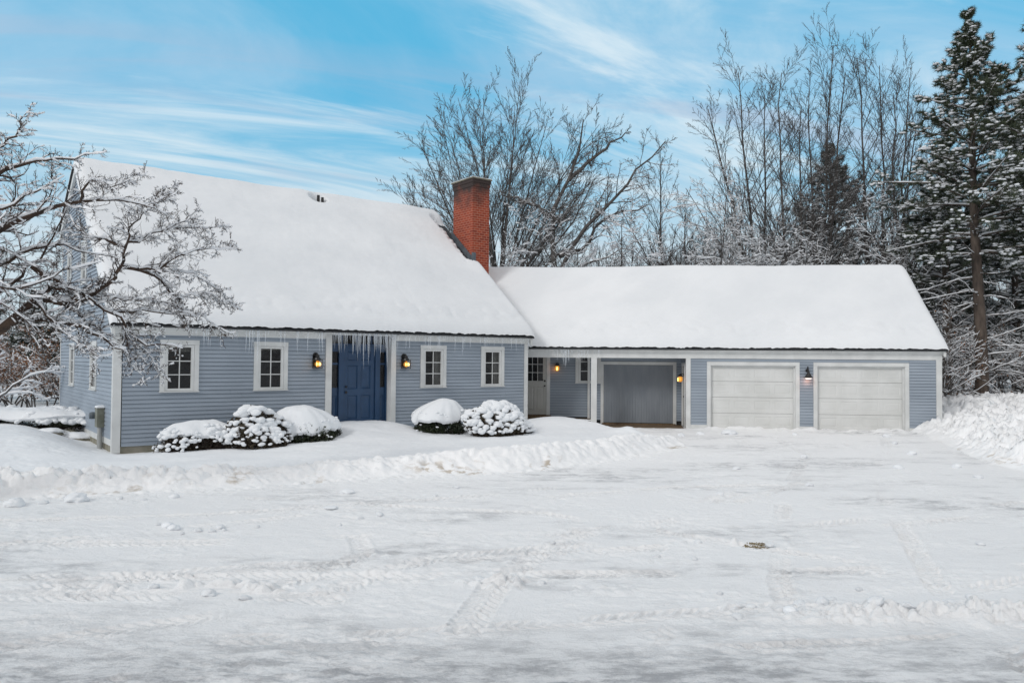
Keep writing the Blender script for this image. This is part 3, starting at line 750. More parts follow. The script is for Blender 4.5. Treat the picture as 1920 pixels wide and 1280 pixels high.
lantern(MH@Matrix.Translation((7.385,-.018,1.93)),'black coach lantern with amber glow on the wall right of the blue front door')
def jar(M,label,sc_=1):
    r=empty('jar_light',M=M);tagp(r,label,'wall lamp')
    mb=MB();mb.lathe([(.055,0),(.055,-.02)],(0,0,.09),14,'y');mb.tube([(0,-.01,.1),(0,-.06,.13),(0,-.12,.12)],.012,6);obj('bracket',mb,M_black,r)
    mb=MB();mb.lathe([(.075,.035),(.078,.06),(.055,.09),(.03,.11),(.01,.125)],(0,-.12,0),14);obj('cap',mb,M_black,r)
    mb=MB();mb.lathe([(.002,-.14),(.045,-.135),(.068,-.10),(.075,-.05),(.068,.0),(.055,.035)],(0,-.12,0),16);obj('globe',mb,M_globe,r,smooth=True)
    mb=MB();mb.lathe([(.016,-.12),(.026,-.09),(.026,-.03),(.012,.0)],(.0,-.19,0),10);obj('bulb',mb,M_bulb,r,smooth=True)
    return r
jar(MW@Matrix.Translation((-11.99,RT_-.02,1.93)),'round amber jar light under a black cap beside the white porch door')
jar(MW@Matrix.Translation((-7.795,.40,1.62))@Matrix.Rotation(-math.pi/2,4,'Z'),'small amber jar light inside the recess beside the grey storage door')
g=empty('barn_light',M=MW@Matrix.Translation((-4.02,-.018,1.66)));tagp(g,'black gooseneck barn light between the two garage doors','wall lamp')
mb=MB();mb.lathe([(.055,0),(.055,-.02)],(0,0,.23),14,'y');mb.tube([(0,-.01,.23),(0,-.04,.33),(0,-.09,.355),(0,-.14,.32),(0,-.155,.22)],.013,7);obj('gooseneck',mb,M_black,g)
mb=MB();mb.lathe([(.137,.0),(.135,.01),(.11,.03),(.085,.085),(.06,.13),(.04,.15),(.035,.2),(.01,.22)],(0,-.155,0),22);obj('shade',mb,M_black,g,smooth=True)
mb=MB();mb.lathe([(.11,-.004),(.1,-.02),(.06,-.035),(.01,-.04)],(0,-.155,0),16);obj('lens',mb,emis('lit_lens',(1,.85,.75),1.2,(.8,.8,.8)),g,smooth=True)
def plight(M,e,c):
    l=bpy.data.lights.new('lamp_glow','POINT');l.energy=e;l.color=c;l.shadow_soft_size=.06
    o=bpy.data.objects.new('lamp_glow',l);COL.objects.link(o);o.matrix_world=M;return o
plight(MW@Matrix.Translation((-4.02,-.13,1.57)),.9,(1,.42,.25))
plight(MH@Matrix.Translation((4.757,-.33,1.99)),.5,(1,.6,.2));plight(MH@Matrix.Translation((7.385,-.33,1.99)),.5,(1,.6,.2))
plight(MW@Matrix.Translation((-12.08,RT_-.1,1.86)),.35,(1,.35,.1));plight(MW@Matrix.Translation((-7.95,.3,1.56)),.3,(1,.4,.15))

# electric meter on the left gable
em=empty('electric_meter',M=MH@Matrix.Translation((-.018,1.10,0)));tagp(em,'weathered grey electric meter box with conduit on the left gable wall','meter box')
mb=MB();mb.box(-.15,0,-.15,.15,.50,.93);mb.box(-.16,.0,-.16,.16,.931,.955);obj('box',mb,M_meter,em)
mb=MB();mb.box(-.10,0,.22,.42,.66,.84);mb.lathe([(.085,-.10),(.085,-.19),(.07,-.24),(.02,-.25)],(0,.34,.75),16,'x');obj('meter',mb,M_lead,em)
mb=MB();mb.tube([(-.07,-.04,.5),(-.07,-.04,-.3)],.055,10);obj('conduit',mb,M_pipe,em)
mb=MB();mb.tube([(-.06,.1,.5),(-.06,.1,.32),(-.06,.16,.2),(-.05,.2,.1),(-.05,.19,-.05),(-.06,.12,-.25)],.014,6);mb.box(-.09,0,.12,.20,.05,.28);obj('cable',mb,M_black,em)
S,T=np.meshgrid(edge_samples(-.16,0,.04,.01,4),edge_samples(-.16,.16,.05,.01,4))
dd=np.minimum(np.minimum(S+.16,.06-S),np.minimum(T+.16,.16-T));sheet(S,T,.956+.05*round_edge(dd,.06),'snow_cap',M_snow,em)
# ------------------------------------------------------------------ snow covered ground
ca,sa=math.cos(A),math.sin(A)
def to_main(x,y): return (x-X0)*ca+(y-Y0)*sa,-(x-X0)*sa+(y-Y0)*ca
def seg_dist(x,y,P,closed=False):
    best=np.full(x.shape,1e9);n=len(P)
    for i in range(n if closed else n-1):
        ax,ay=P[i];bx,by=P[(i+1)%n];dx,dy=bx-ax,by-ay
        t=np.clip(((x-ax)*dx+(y-ay)*dy)/(dx*dx+dy*dy),0,1)
        best=np.minimum(best,np.hypot(x-ax-t*dx,y-ay-t*dy))
    return best
def inside(x,y,P):
    r=np.zeros(x.shape,bool);n=len(P);j=n-1
    for i in range(n):
        xi,yi=P[i];xj,yj=P[j]
        if yi!=yj:
            c=((yi>y)!=(yj>y))&(x<(xj-xi)*(y-yi)/(yj-yi)+xi);r^=c
        j=i
    return r
FOOT=[(-40,2),(-16,7.2),(-10.5,9.4),(-8.36,10.51),(-7.66,11.64),(-6.01,12.18),(-4.23,12.87),(-2.99,13.68),(-1.55,14.26),(.02,14.82),(1.1,15.7),(2.62,17.17),(4.43,19.41)]
BACK=[(4.13,21.2),(3.35,22.6),(2.3,23.9),(1.3,24.9),(.5,25.2)]
YARD=FOOT+BACK+[(-2,30),(-10,60),(-80,60),(-80,0)]
PFOOT=[(12.31,24.3),(12.3,23.2),(11.5,20.5),(10.75,18.48),(10.3,16.55),(10.2,15.36),(9.6,12.6),(11,9),(14,6),(30,2)]
PILE=PFOOT+[(70,2),(70,60),(16,60),(14,31),(13.4,25.6),(13.3,24.2)]
TRACKS=[([(1.15,6.1),(1.45,7.2),(1.75,8.2),(1.9,9.2)],.34,1),([(-.35,6.2),(-.15,7.3),(.3,8.6),(1.1,9.9),(2.6,11.2),(4.2,13.5),(5.6,17),(6.4,22)],.32,1),
        ([(.25,9.5),(1.4,9.9),(2.3,10.8),(3.4,12.4)],.34,1),([(-8,6.9),(-3.9,7.4),(-2.6,7.9),(-1.1,8.1),(.6,8.9)],.36,-1),
        ([(-1.6,7.2),(-1.2,7.9),(-.5,8.7)],.3,1),([(-9,6.6),(-5,6.9),(-3.4,7.0),(-1.6,6.9)],.34,-1),
        ([(1.0,8.7),(3.0,9.3),(6.0,10.6),(10,12.5)],.26,1),([(-10,8.4),(-3.5,9.0),(0,9.7),(4,10.2),(8,12)],.3,-1),([(-2,5.3),(.3,5.7),(2.3,5.9),(5,6.3),(8,6.5)],.14,1),([(-9,8.0),(-6,8.6),(-2,11),(3,13.2),(8,14)],.3,1),
        ([(-7,5.6),(-1,6.0),(4,7.2),(9,9.5)],.24,-1),([(1.9,4.5),(2.6,7.5),(4.4,12.5),(6.9,18),(7.6,22.5)],.24,1),([(3.4,4.5),(4.1,7.5),(5.9,12.2),(8.4,17.8),(9.2,22.5)],.24,-1),
        ([(-3,4.6),(0,8),(4.5,13),(9,18.5),(10.6,22)],.24,1),([(-9,9.6),(-4,10.6),(0,12.4),(3.6,15.6),(5.6,20),(6.2,22.5)],.26,-1),([(-8,7.4),(-2,7.6),(3,7.9),(9,8.6)],.28,1),([(-5,5.0),(-2.5,6.4),(-1.6,8.5),(-2.2,10.5)],.24,1),([(6,5.5),(3.8,8.2),(.5,10.8),(-4,11.8)],.24,-1)]
def hgt(x,y):
    s,t=to_main(x,y)
    wob=.22*(fbm(x*1.3,y*1.3,3,101)-.5)+.10*(fbm(x*5,y*5,2,102)-.5)
    iy=inside(x,y,YARD);df=seg_dist(x,y,FOOT);db=seg_dist(x,y,BACK)
    dy=np.where(iy,1,-1)*np.minimum(df,db)+wob
    h=.006*(fbm(x*.5,y*.8,3,103)-.5)*2
    # scraped crusts and scuffs on the drive
    h=h+.034*(fbm(x*1.6,y*3.2,5,104)-.5)*ss(.35,.65,fbm(x*.3,y*.5,3,105))+.022*(fbm(x*8,y*12,3,106)-.5)*ss(.45,.65,fbm(x*.8,y*1.4,3,107))
    h=h+.034*(fbm(x*9,y*11,5,108)-.5)*ss(.44,.60,fbm(x*1.1,y*1.3,3,109))
    # yard body
    f=lambda m,sd_:np.exp(-np.abs(m/sd_)**2)
    body=.10+.08*ss(2,5,s)
    body=body-.14*ss(-1.6,-.1,t)*ss(4.6,3.2,s)*ss(-1,.3,s)
    body=body+.27*np.exp(-np.abs((s-6.15)/1.25)**4)*np.exp(-np.clip(-(t+.3),0,9)**2/1.9)
    body=body-.14*f(s-8.45,.55)*f(t,.5)-.05*f(s-3.7,1.0)*f(t,.4)
    r1=np.hypot(x-1.35,(y-23.3)*.75);body=body+.27*np.exp(-(r1/1.25)**2)
    r2=np.hypot(x-3.35,y-21.4);body=body+.20*np.exp(-(r2/.42)**1.5)
    r3=np.hypot(x-2.45,y-22.4);body=body+.06*np.exp(-(r3/.7)**2)
    body=body+.30*ss(-.15,-1.7,s)*ss(-3.2,.8,t)+.35*ss(-.3,-3,s)*ss(4,9,t)
    body=body+.03*(fbm(x*.5,y*.5,3,110)-.5)+.012*(fbm(x*2,y*2,3,111)-.5)
    front=df<=db+.4
    # thrown berm along the drive
    along=s
    hb=.21-.09*ss(-2,2.2,along)+.07*ss(3.5,6,along)+.07*(fbm(x*.7,y*.7,2,112)-.5)*2
    rd=np.where(iy,df,-df)+wob
    x,y,x_,y_=x+.30*(fbm(x*2.3,y*2.3,3,190)-.5),y+.30*(fbm(x*2.3,y*2.3,3,191)-.5),x,y
    crest=np.where(rd<.62,ss(-.05,.62,rd),np.exp(-((rd-.62)/.55)**2))
    lump=(worley(x*2.6,y*2.6,113)*.34+worley(x*5.5,y*5.5,116)*.34+worley(x*11,y*11,119)*.26+.42*(fbm(x*9,y*9,4,118)-.5))-.36
    x,y=x_,y_
    lum=crest*ss(8,0,along*0)*1.0
    tip=ss(12.5,10.0,along)
    hberm=hb*crest*tip+lum*lump*(.23-.09*ss(-2,3,along))*np.where(df<db,1,.35)
    hy=body*ss(.0,.75,dy)
    hy=np.where(iy|(dy>0),hy+hberm*np.where(df<db,1,.5*0),hy*0)
    h=h+hy
    # crumbs shed at the foot of the berm
    cr=np.exp(-np.abs(rd-.0)/.28)*(~iy)*ss(.25,.5,worley(x*7,y*7,122))
    h=h+.05*cr*worley(x*7,y*7,122)*tip
    # plowed pile on the right
    ip=inside(x,y,PILE);dp=seg_dist(x,y,PFOOT)
    dpw=np.where(ip,dp,-dp)+.35*(fbm(x*.9,y*.9,3,130)-.5)
    x,y=x+.5*(fbm(x*1.7,y*1.7,3,192)-.5),y+.5*(fbm(x*1.7,y*1.7,3,193)-.5)
    lp=worley(x*1.3,y*1.3,131)*.26+worley(x*2.8,y*2.8,134)*.24+worley(x*6.5,y*6.5,137)*.17+worley(x*14,y*14,139)*.09+.34*(fbm(x*4,y*4,5,138)-.5)
    x,y=x_,y_
    q=np.clip(dpw,0,99)
    hp=(.90*(1-np.exp(-q/2.3))*(1+.30*(fbm(x*.35,y*.35,2,140)-.5)))+(lp-.28)*.70*ss(0,.8,q)*ss(12,7,q)+.12*ss(0,.5,q)*lp
    h=h+np.where(q>0,hp,0)
    # small ridge the plow left at lower right
    wr=np.abs((y-6.62)+.06*(x-3)+.15*(fbm(x*1.5,y*0,2,150)-.5));m=np.exp(-(wr/.24)**2)*ss(1.6,3.3,x)
    h=h+m*(.03+.20*(worley(x*7,y*7,151)*.42+worley(x*15,y*15,154)*.30+.4*(fbm(x*9,y*9,3,155)-.45))*ss(.3,.55,fbm(x*2.2,y*2.2,2,156)+.2*ss(2.6,4,x)))
    # crumbly patch at left and ridge by the garage doors
    m=np.exp(-((x+2.9)/1.1)**2-((y-7.15)/.25)**2)+.8*np.exp(-((x+.2)/1.0)**2-((y-7.5+.2*x)/.18)**2)+.7*np.exp(-((x-2.6)/.7)**2-((y-9.2)/.12)**2)
    h=h+m*.12*worley(x*8,y*8,160)*ss(.4,.6,fbm(x*3,y*3,2,161))
    gx=(x-WX)*math.cos(WA)+(y-WY)*math.sin(WA);gy=-(x-WX)*math.sin(WA)+(y-WY)*math.cos(WA)
    m=np.exp(-((gy+.22)/.22)**2)*ss(-7.9,-7.3,gx)*ss(1,.0,gx)
    h=h+m*(.05+.08*worley(gx*3,gy*3,170))*ss(.3,.6,fbm(gx*1.2,gy,3,171)+.1)
    m=np.exp(-((gy+.9)/.3)**2)*ss(-11,-10,gx)*ss(1,0,gx)*ss(.45,.7,fbm(gx*1.5,gy*3,3,172))
    h=h+m*.05
    h=np.where((gx>-16)&(gx<-7.7)&(gy>0)&(gy<1.5),-.02,h)
    # tyre treads
    for P,wd,sg in TRACKS:
        P=np.array(P)
        bx=(x>P[:,0].min()-.4)&(x<P[:,0].max()+.4)&(y>P[:,1].min()-.4)&(y<P[:,1].max()+.4)&(~iy)
        if not bx.any():continue
        xx=x[bx];yy=y[bx];best=np.full(xx.shape,9.);uu=np.zeros(xx.shape);acc=0
        for i in range(len(P)-1):
            a=P[i];b=P[i+1];dd=b-a;l=np.hypot(*dd);dd=dd/l
            u=(xx-a[0])*dd[0]+(yy-a[1])*dd[1];v=-(xx-a[0])*dd[1]+(yy-a[1])*dd[0]
            uc=np.clip(u,0,l);dist=np.hypot(v,u-uc)
            m=dist<np.abs(best);best=np.where(m,np.where(v<0,-1,1)*dist,best);uu=np.where(m,acc+uc,uu);acc+=l
        ab=np.abs(best);wm=ss(wd/2+.01,wd/2-.02,ab)
        pat=ss(-.2,.4,np.sin((uu+ab*1.1*sg)*2*math.pi/.115+(best>0)*3.1))*ss(.0,.02,ab)
        pm=ss(.42,.60,fbm(xx*.9+7*wd+P[0,0],yy*.9,3,180))*(.5+.5*ss(.35,.6,fbm(xx*4,yy*4,2,181)))
        edge=np.exp(-((ab-wd/2)/.03)**2)
        hh=h[bx];hh=hh+(-.026*pat*wm+.014*edge*(.4+vn(xx*9,yy*9,183)))*pm-.006*wm*ss(.3,.5,pm+.2*fbm(xx*.5,yy*.5,2,184));h[bx]=hh
    return h
q_=.00215
ys=[3.2]
while ys[-1]<34:ys.append(ys[-1]*(1+q_))
while ys[-1]<62:ys.append(ys[-1]*1.012)
ys=np.array(ys);us=np.concatenate([-.74-np.linspace(.4,.01,24)**1,np.arange(-.74,.745,q_),.745+np.linspace(.01,.4,24)])
YY,UU=np.meshgrid(ys,us,indexing='ij');XX=UU*YY
HH=hgt(XX,YY)
ny,nx=XX.shape
idx=np.arange(ny-1)[:,None]*nx+np.arange(nx-1)[None,:]
Fall=np.stack([idx,idx+1,idx+1+nx,idx+nx],-1).reshape(-1,4)
cxm=((XX[1:,1:]+XX[:-1,:-1])/2).ravel();cym=((YY[1:,1:]+YY[:-1,:-1])/2).ravel()
iy=inside(cxm,cym,YARD);dfc=seg_dist(cxm,cym,FOOT);dbc=seg_dist(cxm,cym,BACK);sm,tm=to_main(cxm,cym)
ip=inside(cxm,cym,PILE)
cls=np.zeros(len(cxm),int)
cls[iy]=1;cls[((iy&(dfc<1.25))|(~iy&(dfc<.12)))&(sm<12.2)&(dfc<dbc+.1)]=2
cls[ip]=3
Vall=np.stack([XX,YY,HH],-1).reshape(-1,3)
GR=[]
for c,(nm,m_) in enumerate((('driveway',M_drive),('snowy_yard',M_snow),('snow_bank',M_bank),('snow_pile',M_bank))):
    F=Fall[cls==c];used=np.unique(F);mp=np.zeros(len(Vall),int);mp[used]=np.arange(len(used))
    o=arr(nm,Vall[used],mp[F],m_);o['kind']='structure'
    GR.append(o)
def H(x,y): return float(hgt(np.array([[float(x)]]),np.array([[float(y)]]))[0,0])
# the ground sheet that runs out to the horizon
mb=MB();mb.quad((-1500,-600,-.10),(1500,-600,-.10),(1500,2200,-.10),(-1500,2200,-.10));o=obj('ground',mb,M_snow);o['kind']='structure'

# ---- loose lumps of snow on the drive (countable)
ico=None
def icosphere(sub):
    t=(1+5**.5)/2
    v=[(-1,t,0),(1,t,0),(-1,-t,0),(1,-t,0),(0,-1,t),(0,1,t),(0,-1,-t),(0,1,-t),(t,0,-1),(t,0,1),(-t,0,-1),(-t,0,1)]
    f=[(0,11,5),(0,5,1),(0,1,7),(0,7,10),(0,10,11),(1,5,9),(5,11,4),(11,10,2),(10,7,6),(7,1,8),(3,9,4),(3,4,2),(3,2,6),(3,6,8),(3,8,9),(4,9,5),(2,4,11),(6,2,10),(8,6,7),(9,8,1)]
    v=[np.array(p)/np.linalg.norm(p) for p in v]
    for _ in range(sub):
        c={};nf=[]
        def mid(a,b):
            k=(min(a,b),max(a,b))
            if k not in c:
                p=v[a]+v[b];v.append(p/np.linalg.norm(p));c[k]=len(v)-1
            return c[k]
        for a,b,d in f:
            x,y,z=mid(a,b),mid(b,d),mid(d,a);nf+=[(a,x,z),(b,y,x),(d,z,y),(x,y,z)]
        f=nf
    return np.array(v),np.array(f)
ICO0=icosphere(0);ICO1=icosphere(1);ICO2=icosphere(2);ICO3=icosphere(3)
def n3(P,sc_,seed): return (vn(P[...,0]*sc_+P[...,2]*sc_*.7,P[...,1]*sc_-P[...,2]*sc_*.6,seed)+vn(P[...,1]*sc_+31,P[...,2]*sc_+P[...,0]*.3*sc_,seed+5))-1
LM=[]
for j in range(3):
    v,f=ICO3;P=v*(1+.30*n3(v,1.6,200+j)[:,None]+.14*n3(v,4.5,210+j)[:,None]);P[:,2]*=.62
    LM.append((P,f))
def lump(x,y,r,label,cat='snow lump',group=None,flat=1,k=0):
    P,f=LM[k%3]
    o=arr('snow_lump',P*np.array([r,r,r*flat]),f,M_snow)
    o.location=(x,y,H(x,y)+r*.22*flat);o.rotation_euler=(0,0,rr.uniform(0,6));tagp(o,label,cat,group);return o
lump(-6.4,11.47,.15,'large rounded snow lump left of centre at the foot of the left snow bank',flat=.9)
lump(-7.1,11.1,.13,'rounded snow lump near the left edge of the driveway',k=1)
lump(-5.14,11.84,.07,'small snow lump just below the brown stained part of the bank',k=2)
lump(-2.62,12.38,.11,'low wide snow lump on the drive in front of the blue door',flat=.6)
lump(-2.57,11.09,.10,'flat grey snow chip on the drive below the blue door',flat=.3,k=1)
lump(-4.31,9.79,.075,'upper of two touching snowballs left on the drive',k=1)
lump(-4.19,9.66,.07,'lower of two touching snowballs left on the drive',k=2)
lump(6.52,23.1,.22,'white snow lump before the left garage door',flat=.7)
lump(7.88,15.77,.10,'lone snow lump on the drive toward the right pile',k=1)
lump(2.38,6.62,.055,'snow lump at the left end of the low plow ridge',k=2)
SM=[(-3.86,9.59,.05),(-3.68,9.57,.05),(-3.65,9.75,.055),(-3.55,9.62,.04),(-1.79,10.62,.05),(-.9,12.98,.05),(-2.22,10.05,.04),(2.03,6.84,.045),(2.1,6.8,.05),(2.56,6.86,.05),(2.7,6.75,.06),(3.11,6.63,.07),(3.35,6.57,.06),(3.28,7.33,.035),(1.92,7.13,.03),(1.97,8.36,.035),(5.57,9.2,.05),(-4.5,9.9,.035),(-4.0,9.45,.03),(-3.2,9.8,.04),(-2.0,10.4,.035),(-1.2,12.2,.04),(.5,9.1,.03),(1.6,8.5,.04),(2.2,9.15,.04),(3.0,9.0,.05),(3.4,12.6,.05),(5.2,13.5,.06),(-5.49,11.6,.05),(-6.8,11.3,.06),(-5.9,11.7,.05),(1.9,6.5,.04),(2.9,7.0,.035),(4.2,7.1,.045),(3.9,6.9,.05),(-3.3,7.2,.05),(-2.7,7.0,.06),(-2.35,6.9,.045),(-.3,7.6,.05),(.3,7.45,.04),(4.5,15.5,.07),(6.6,17.5,.09),(9.4,18.2,.1),(9.2,16.0,.09),(8.8,14.6,.08),(10.2,20.6,.1),(10.9,22.5,.12),(5.6,22.9,.1),(4.9,22.3,.12),(8.4,22.9,.09)]
base=None
for i,(x,y,r) in enumerate(SM):
    if base is None or i%3!=0 or True:
        P,f=LM[i%3]
    if i<3:
        base=(base or [])+[arr('snow_lump',P,f,M_snow)];o=base[i]
    else:
        o=base[i%3].copy();COL.objects.link(o)
    o.scale=(r,r*rr.uniform(.8,1.3),r*rr.uniform(.7,1.1));o.location=(x,y,H(x,y)+r*.2);o.rotation_euler=(rr.uniform(-.3,.3),rr.uniform(-.3,.3),rr.uniform(0,6))
    tagp(o,'small crumbled snow lump lying loose on the plowed driveway','snow lump','small loose snow lumps on the driveway')
# sand patch showing through
mb=MB()
for i in range(420):
    a=rr.uniform(0,6.28);q=rr.random()**.6;x=2.88+.17*q*math.cos(a);y=9.06+.12*q*math.sin(a);s_=rr.uniform(.004,.011);z=H(x,y)+.003
    b=rr.uniform(0,3);mb.add([(x+s_*math.cos(b),y+s_*math.sin(b),z),(x+s_*math.cos(b+2.1),y+s_*math.sin(b+2.1),z),(x+s_*math.cos(b+4.2),y+s_*math.sin(b+4.2),z),(x,y,z+s_)],[(0,1,3),(1,2,3),(2,0,3)])
o=obj('sand_patch',mb,mat('sand',(.28,.22,.11),.9,(.12,.09,.05),40));o['kind']='stuff';o['label']='brown gritty patch showing through the snow on the drive'
# ------------------------------------------------------------------ vegetation
def tubes(P,Rr,k,cap=False):
    """P (B,n,3), Rr (B,n) -> verts, quads"""
    B,n,_=P.shape
    T_=np.gradient(P,axis=1);T_/=np.linalg.norm(T_,axis=2,keepdims=True)+1e-9
    ref=np.where(np.abs(T_[:,:1,2:3])<.85,np.array([[[0,0,1.]]]),np.array([[[1.,0,0]]]));ref=np.broadcast_to(ref,P.shape)
    U=np.cross(T_,ref);U/=np.linalg.norm(U,axis=2,keepdims=True)+1e-9;W=np.cross(T_,U)
    a=np.arange(k)*2*math.pi/k
    V=P[:,:,None,:]+Rr[:,:,None,None]*(U[:,:,None,:]*np.cos(a)[None,None,:,None]+W[:,:,None,:]*np.sin(a)[None,None,:,None])
    i=(np.arange(B)[:,None,None]*n+np.arange(n-1)[None,:,None])*k
    j=np.arange(k)[None,None,:];j2=(j+1)%k
    F=np.stack([i+j,i+j2,i+k+j2,i+k+j],-1).reshape(-1,4)
    return V.reshape(-1,3),F
def merge(parts):
    Vs=[];Fs=[];o=0
    for V,F in parts:
        Vs.append(V);Fs.append(F+o);o+=len(V)
    return np.concatenate(Vs),np.concatenate(Fs)
def grow(P,Rr,nch,u0,ang,lf,n2,up,wig,g,rs=.55,planar=0,u1=.97,minr=.003):
    B,n,_=P.shape
    u=u0+(u1-u0)*(np.arange(nch)[None,:]+g.random((B,nch)))/nch
    f=u*(n-1);i=np.minimum(f.astype(int),n-2);w_=(f-i)[...,None]
    bi=np.arange(B)[:,None]
    S0=P[bi,i]*(1-w_)+P[bi,i+1]*w_
    T_=P[bi,i+1]-P[bi,i];T_/=np.linalg.norm(T_,axis=2,keepdims=True)+1e-9
    R0=(Rr[bi,i]*(1-w_[...,0])+Rr[bi,i+1]*w_[...,0])*rs
    PL=np.linalg.norm(np.diff(P,axis=1),axis=2).sum(1)[:,None]
    ln=PL*lf*(1-.62*(u-u0)/(1-u0))*g.uniform(.6,1.25,(B,nch))
    rv=g.normal(size=(B,nch,3))
    if planar:rv[...,2]*=(1-planar)
    ax=np.cross(T_,rv);ax/=np.linalg.norm(ax,axis=2,keepdims=True)+1e-9
    pr_=np.cross(ax,T_)
    an=ang*g.uniform(.7,1.3,(B,nch,1))
    D=T_*np.cos(an)+pr_*np.sin(an)
    D=D.reshape(-1,3);S0=S0.reshape(-1,3);ln=ln.reshape(-1);R0=np.maximum(R0.reshape(-1),minr)
    out=[S0];d=D
    for _ in range(n2-1):
        d=d+np.array([0,0,up])/(n2-1)+g.normal(size=d.shape)*wig/(n2-1)**.5
        d/=np.linalg.norm(d,axis=1,keepdims=True)+1e-9
        out.append(out[-1]+d*(ln/(n2-1))[:,None])
    P2=np.stack(out,1);R2=R0[:,None]*np.linspace(1,.35,n2)[None,:]
    return P2,R2
def snow_on(P,Rr,g,base=.012,kf=1.0,gap=.25,k=4,zfade=None,thr=.18):
    T_=np.gradient(P,axis=1);T_/=np.linalg.norm(T_,axis=2,keepdims=True)+1e-9
    hz=np.sqrt(np.clip(1-T_[...,2]**2,0,1))
    m=np.clip((hz-thr*2)/(1-thr*2),0,1)
    q=g.random(Rr.shape);amt=np.where(q<gap,0,.55+.8*q)*m
    if zfade is not None:amt=amt*zfade(P[...,2])
    sr=(base+kf*Rr)*amt
    C=P.copy();C[...,2]+=Rr*.75+sr*.45
    keep=sr.max(1)>.004
    if not keep.any():return None
    return tubes(C[keep],sr[keep],k)
def stem(base,d,ln,n,up,wig,g,r0,r1):
    P=[np.array(base,float)];d=np.array(d,float);d/=np.linalg.norm(d)
    for _ in range(n-1):
        d=d+np.array([0,0,up])/(n-1)+g.normal(size=3)*wig/(n-1)**.5;d/=np.linalg.norm(d)
        P.append(P[-1]+d*ln/(n-1))
    return np.array(P),np.linspace(r0,r1,n)
def woody(name,root_loc,stems,levels,matb,label,cat,group=None,seed=1,snow=(.012,1.0,.25),zfade=None,trunkmat=None,thin=1,leaves=0):
    """stems: list of (P,R) world arrays resampled to the same n; levels: list of grow kwargs"""
    g=np.random.default_rng(seed)
    root=empty(name,loc=root_loc);tagp(root,label,cat,group)
    off=np.array(root_loc,float)
    P=np.stack([s[0] for s in stems]);Rr=np.stack([s[1] for s in stems])
    tp=[tubes(P,Rr,8)];arr('trunk',tp[0][0]-off,tp[0][1],trunkmat or matb,root)
    sn=[snow_on(P,Rr,g,snow[0],snow[1]*.8,snow[2],5,zfade)]
    tw=[];P1,R1=P,Rr;last=None
    for li,lv in enumerate(levels):
        P1,R1=grow(P1,R1,g=g,**lv)
        tw.append(tubes(P1,R1,5 if li==0 else 3));sn.append(snow_on(P1,R1,g,snow[0],snow[1],snow[2],4 if li<2 else 3,zfade));last=(P1,R1)
    V,F=merge(tw);arr('crown',V-off,F,matb,root)
    sn=[s for s in sn if s is not None]
    if sn:
        V,F=merge(sn);arr('branch_snow',V-off,F,M_twigsnow,root)
    if leaves:
        T=last[0].reshape(-1,3);T=T[g.choice(len(T),leaves,replace=len(T)<leaves)]
        V,F=leafquads(T+g.normal(size=T.shape)*.05,.075,g);arr('foliage',V-off,F,M_brown,root,smooth=False)
    return root
def leafquads(P,size,g,aspect=.5,down=0):
    n=len(P);a=g.normal(size=(n,3));a[:,2]-=down;a/=np.linalg.norm(a,axis=1,keepdims=True)
    b=np.cross(a,g.normal(size=(n,3)));b/=np.linalg.norm(b,axis=1,keepdims=True)
    s=size*g.uniform(.6,1.4,(n,1));a=a*s;b=b*s*aspect
    V=np.stack([P-a*.5,P+b*.5,P+a*.5,P-b*.5],1).reshape(-1,3)
    F=np.arange(4*n).reshape(n,4);return V,F
def blobs(P,S,g,base=ICO0,rough=.25):
    v,f=base;n=len(P);m=len(v)
    a=g.uniform(0,6.28,n);c,s=np.cos(a)[:,None],np.sin(a)[:,None]
    vv=v[None]*(1+rough*g.uniform(-1,1,(n,m))[...,None])*S[:,None,:]
    x=vv[...,0]*c-vv[...,1]*s;y=vv[...,0]*s+vv[...,1]*c
    V=np.stack([x,y,vv[...,2]],-1)+P[:,None,:]
    F=(f[None]+(np.arange(n)*m)[:,None,None]).reshape(-1,3);return V.reshape(-1,3),F

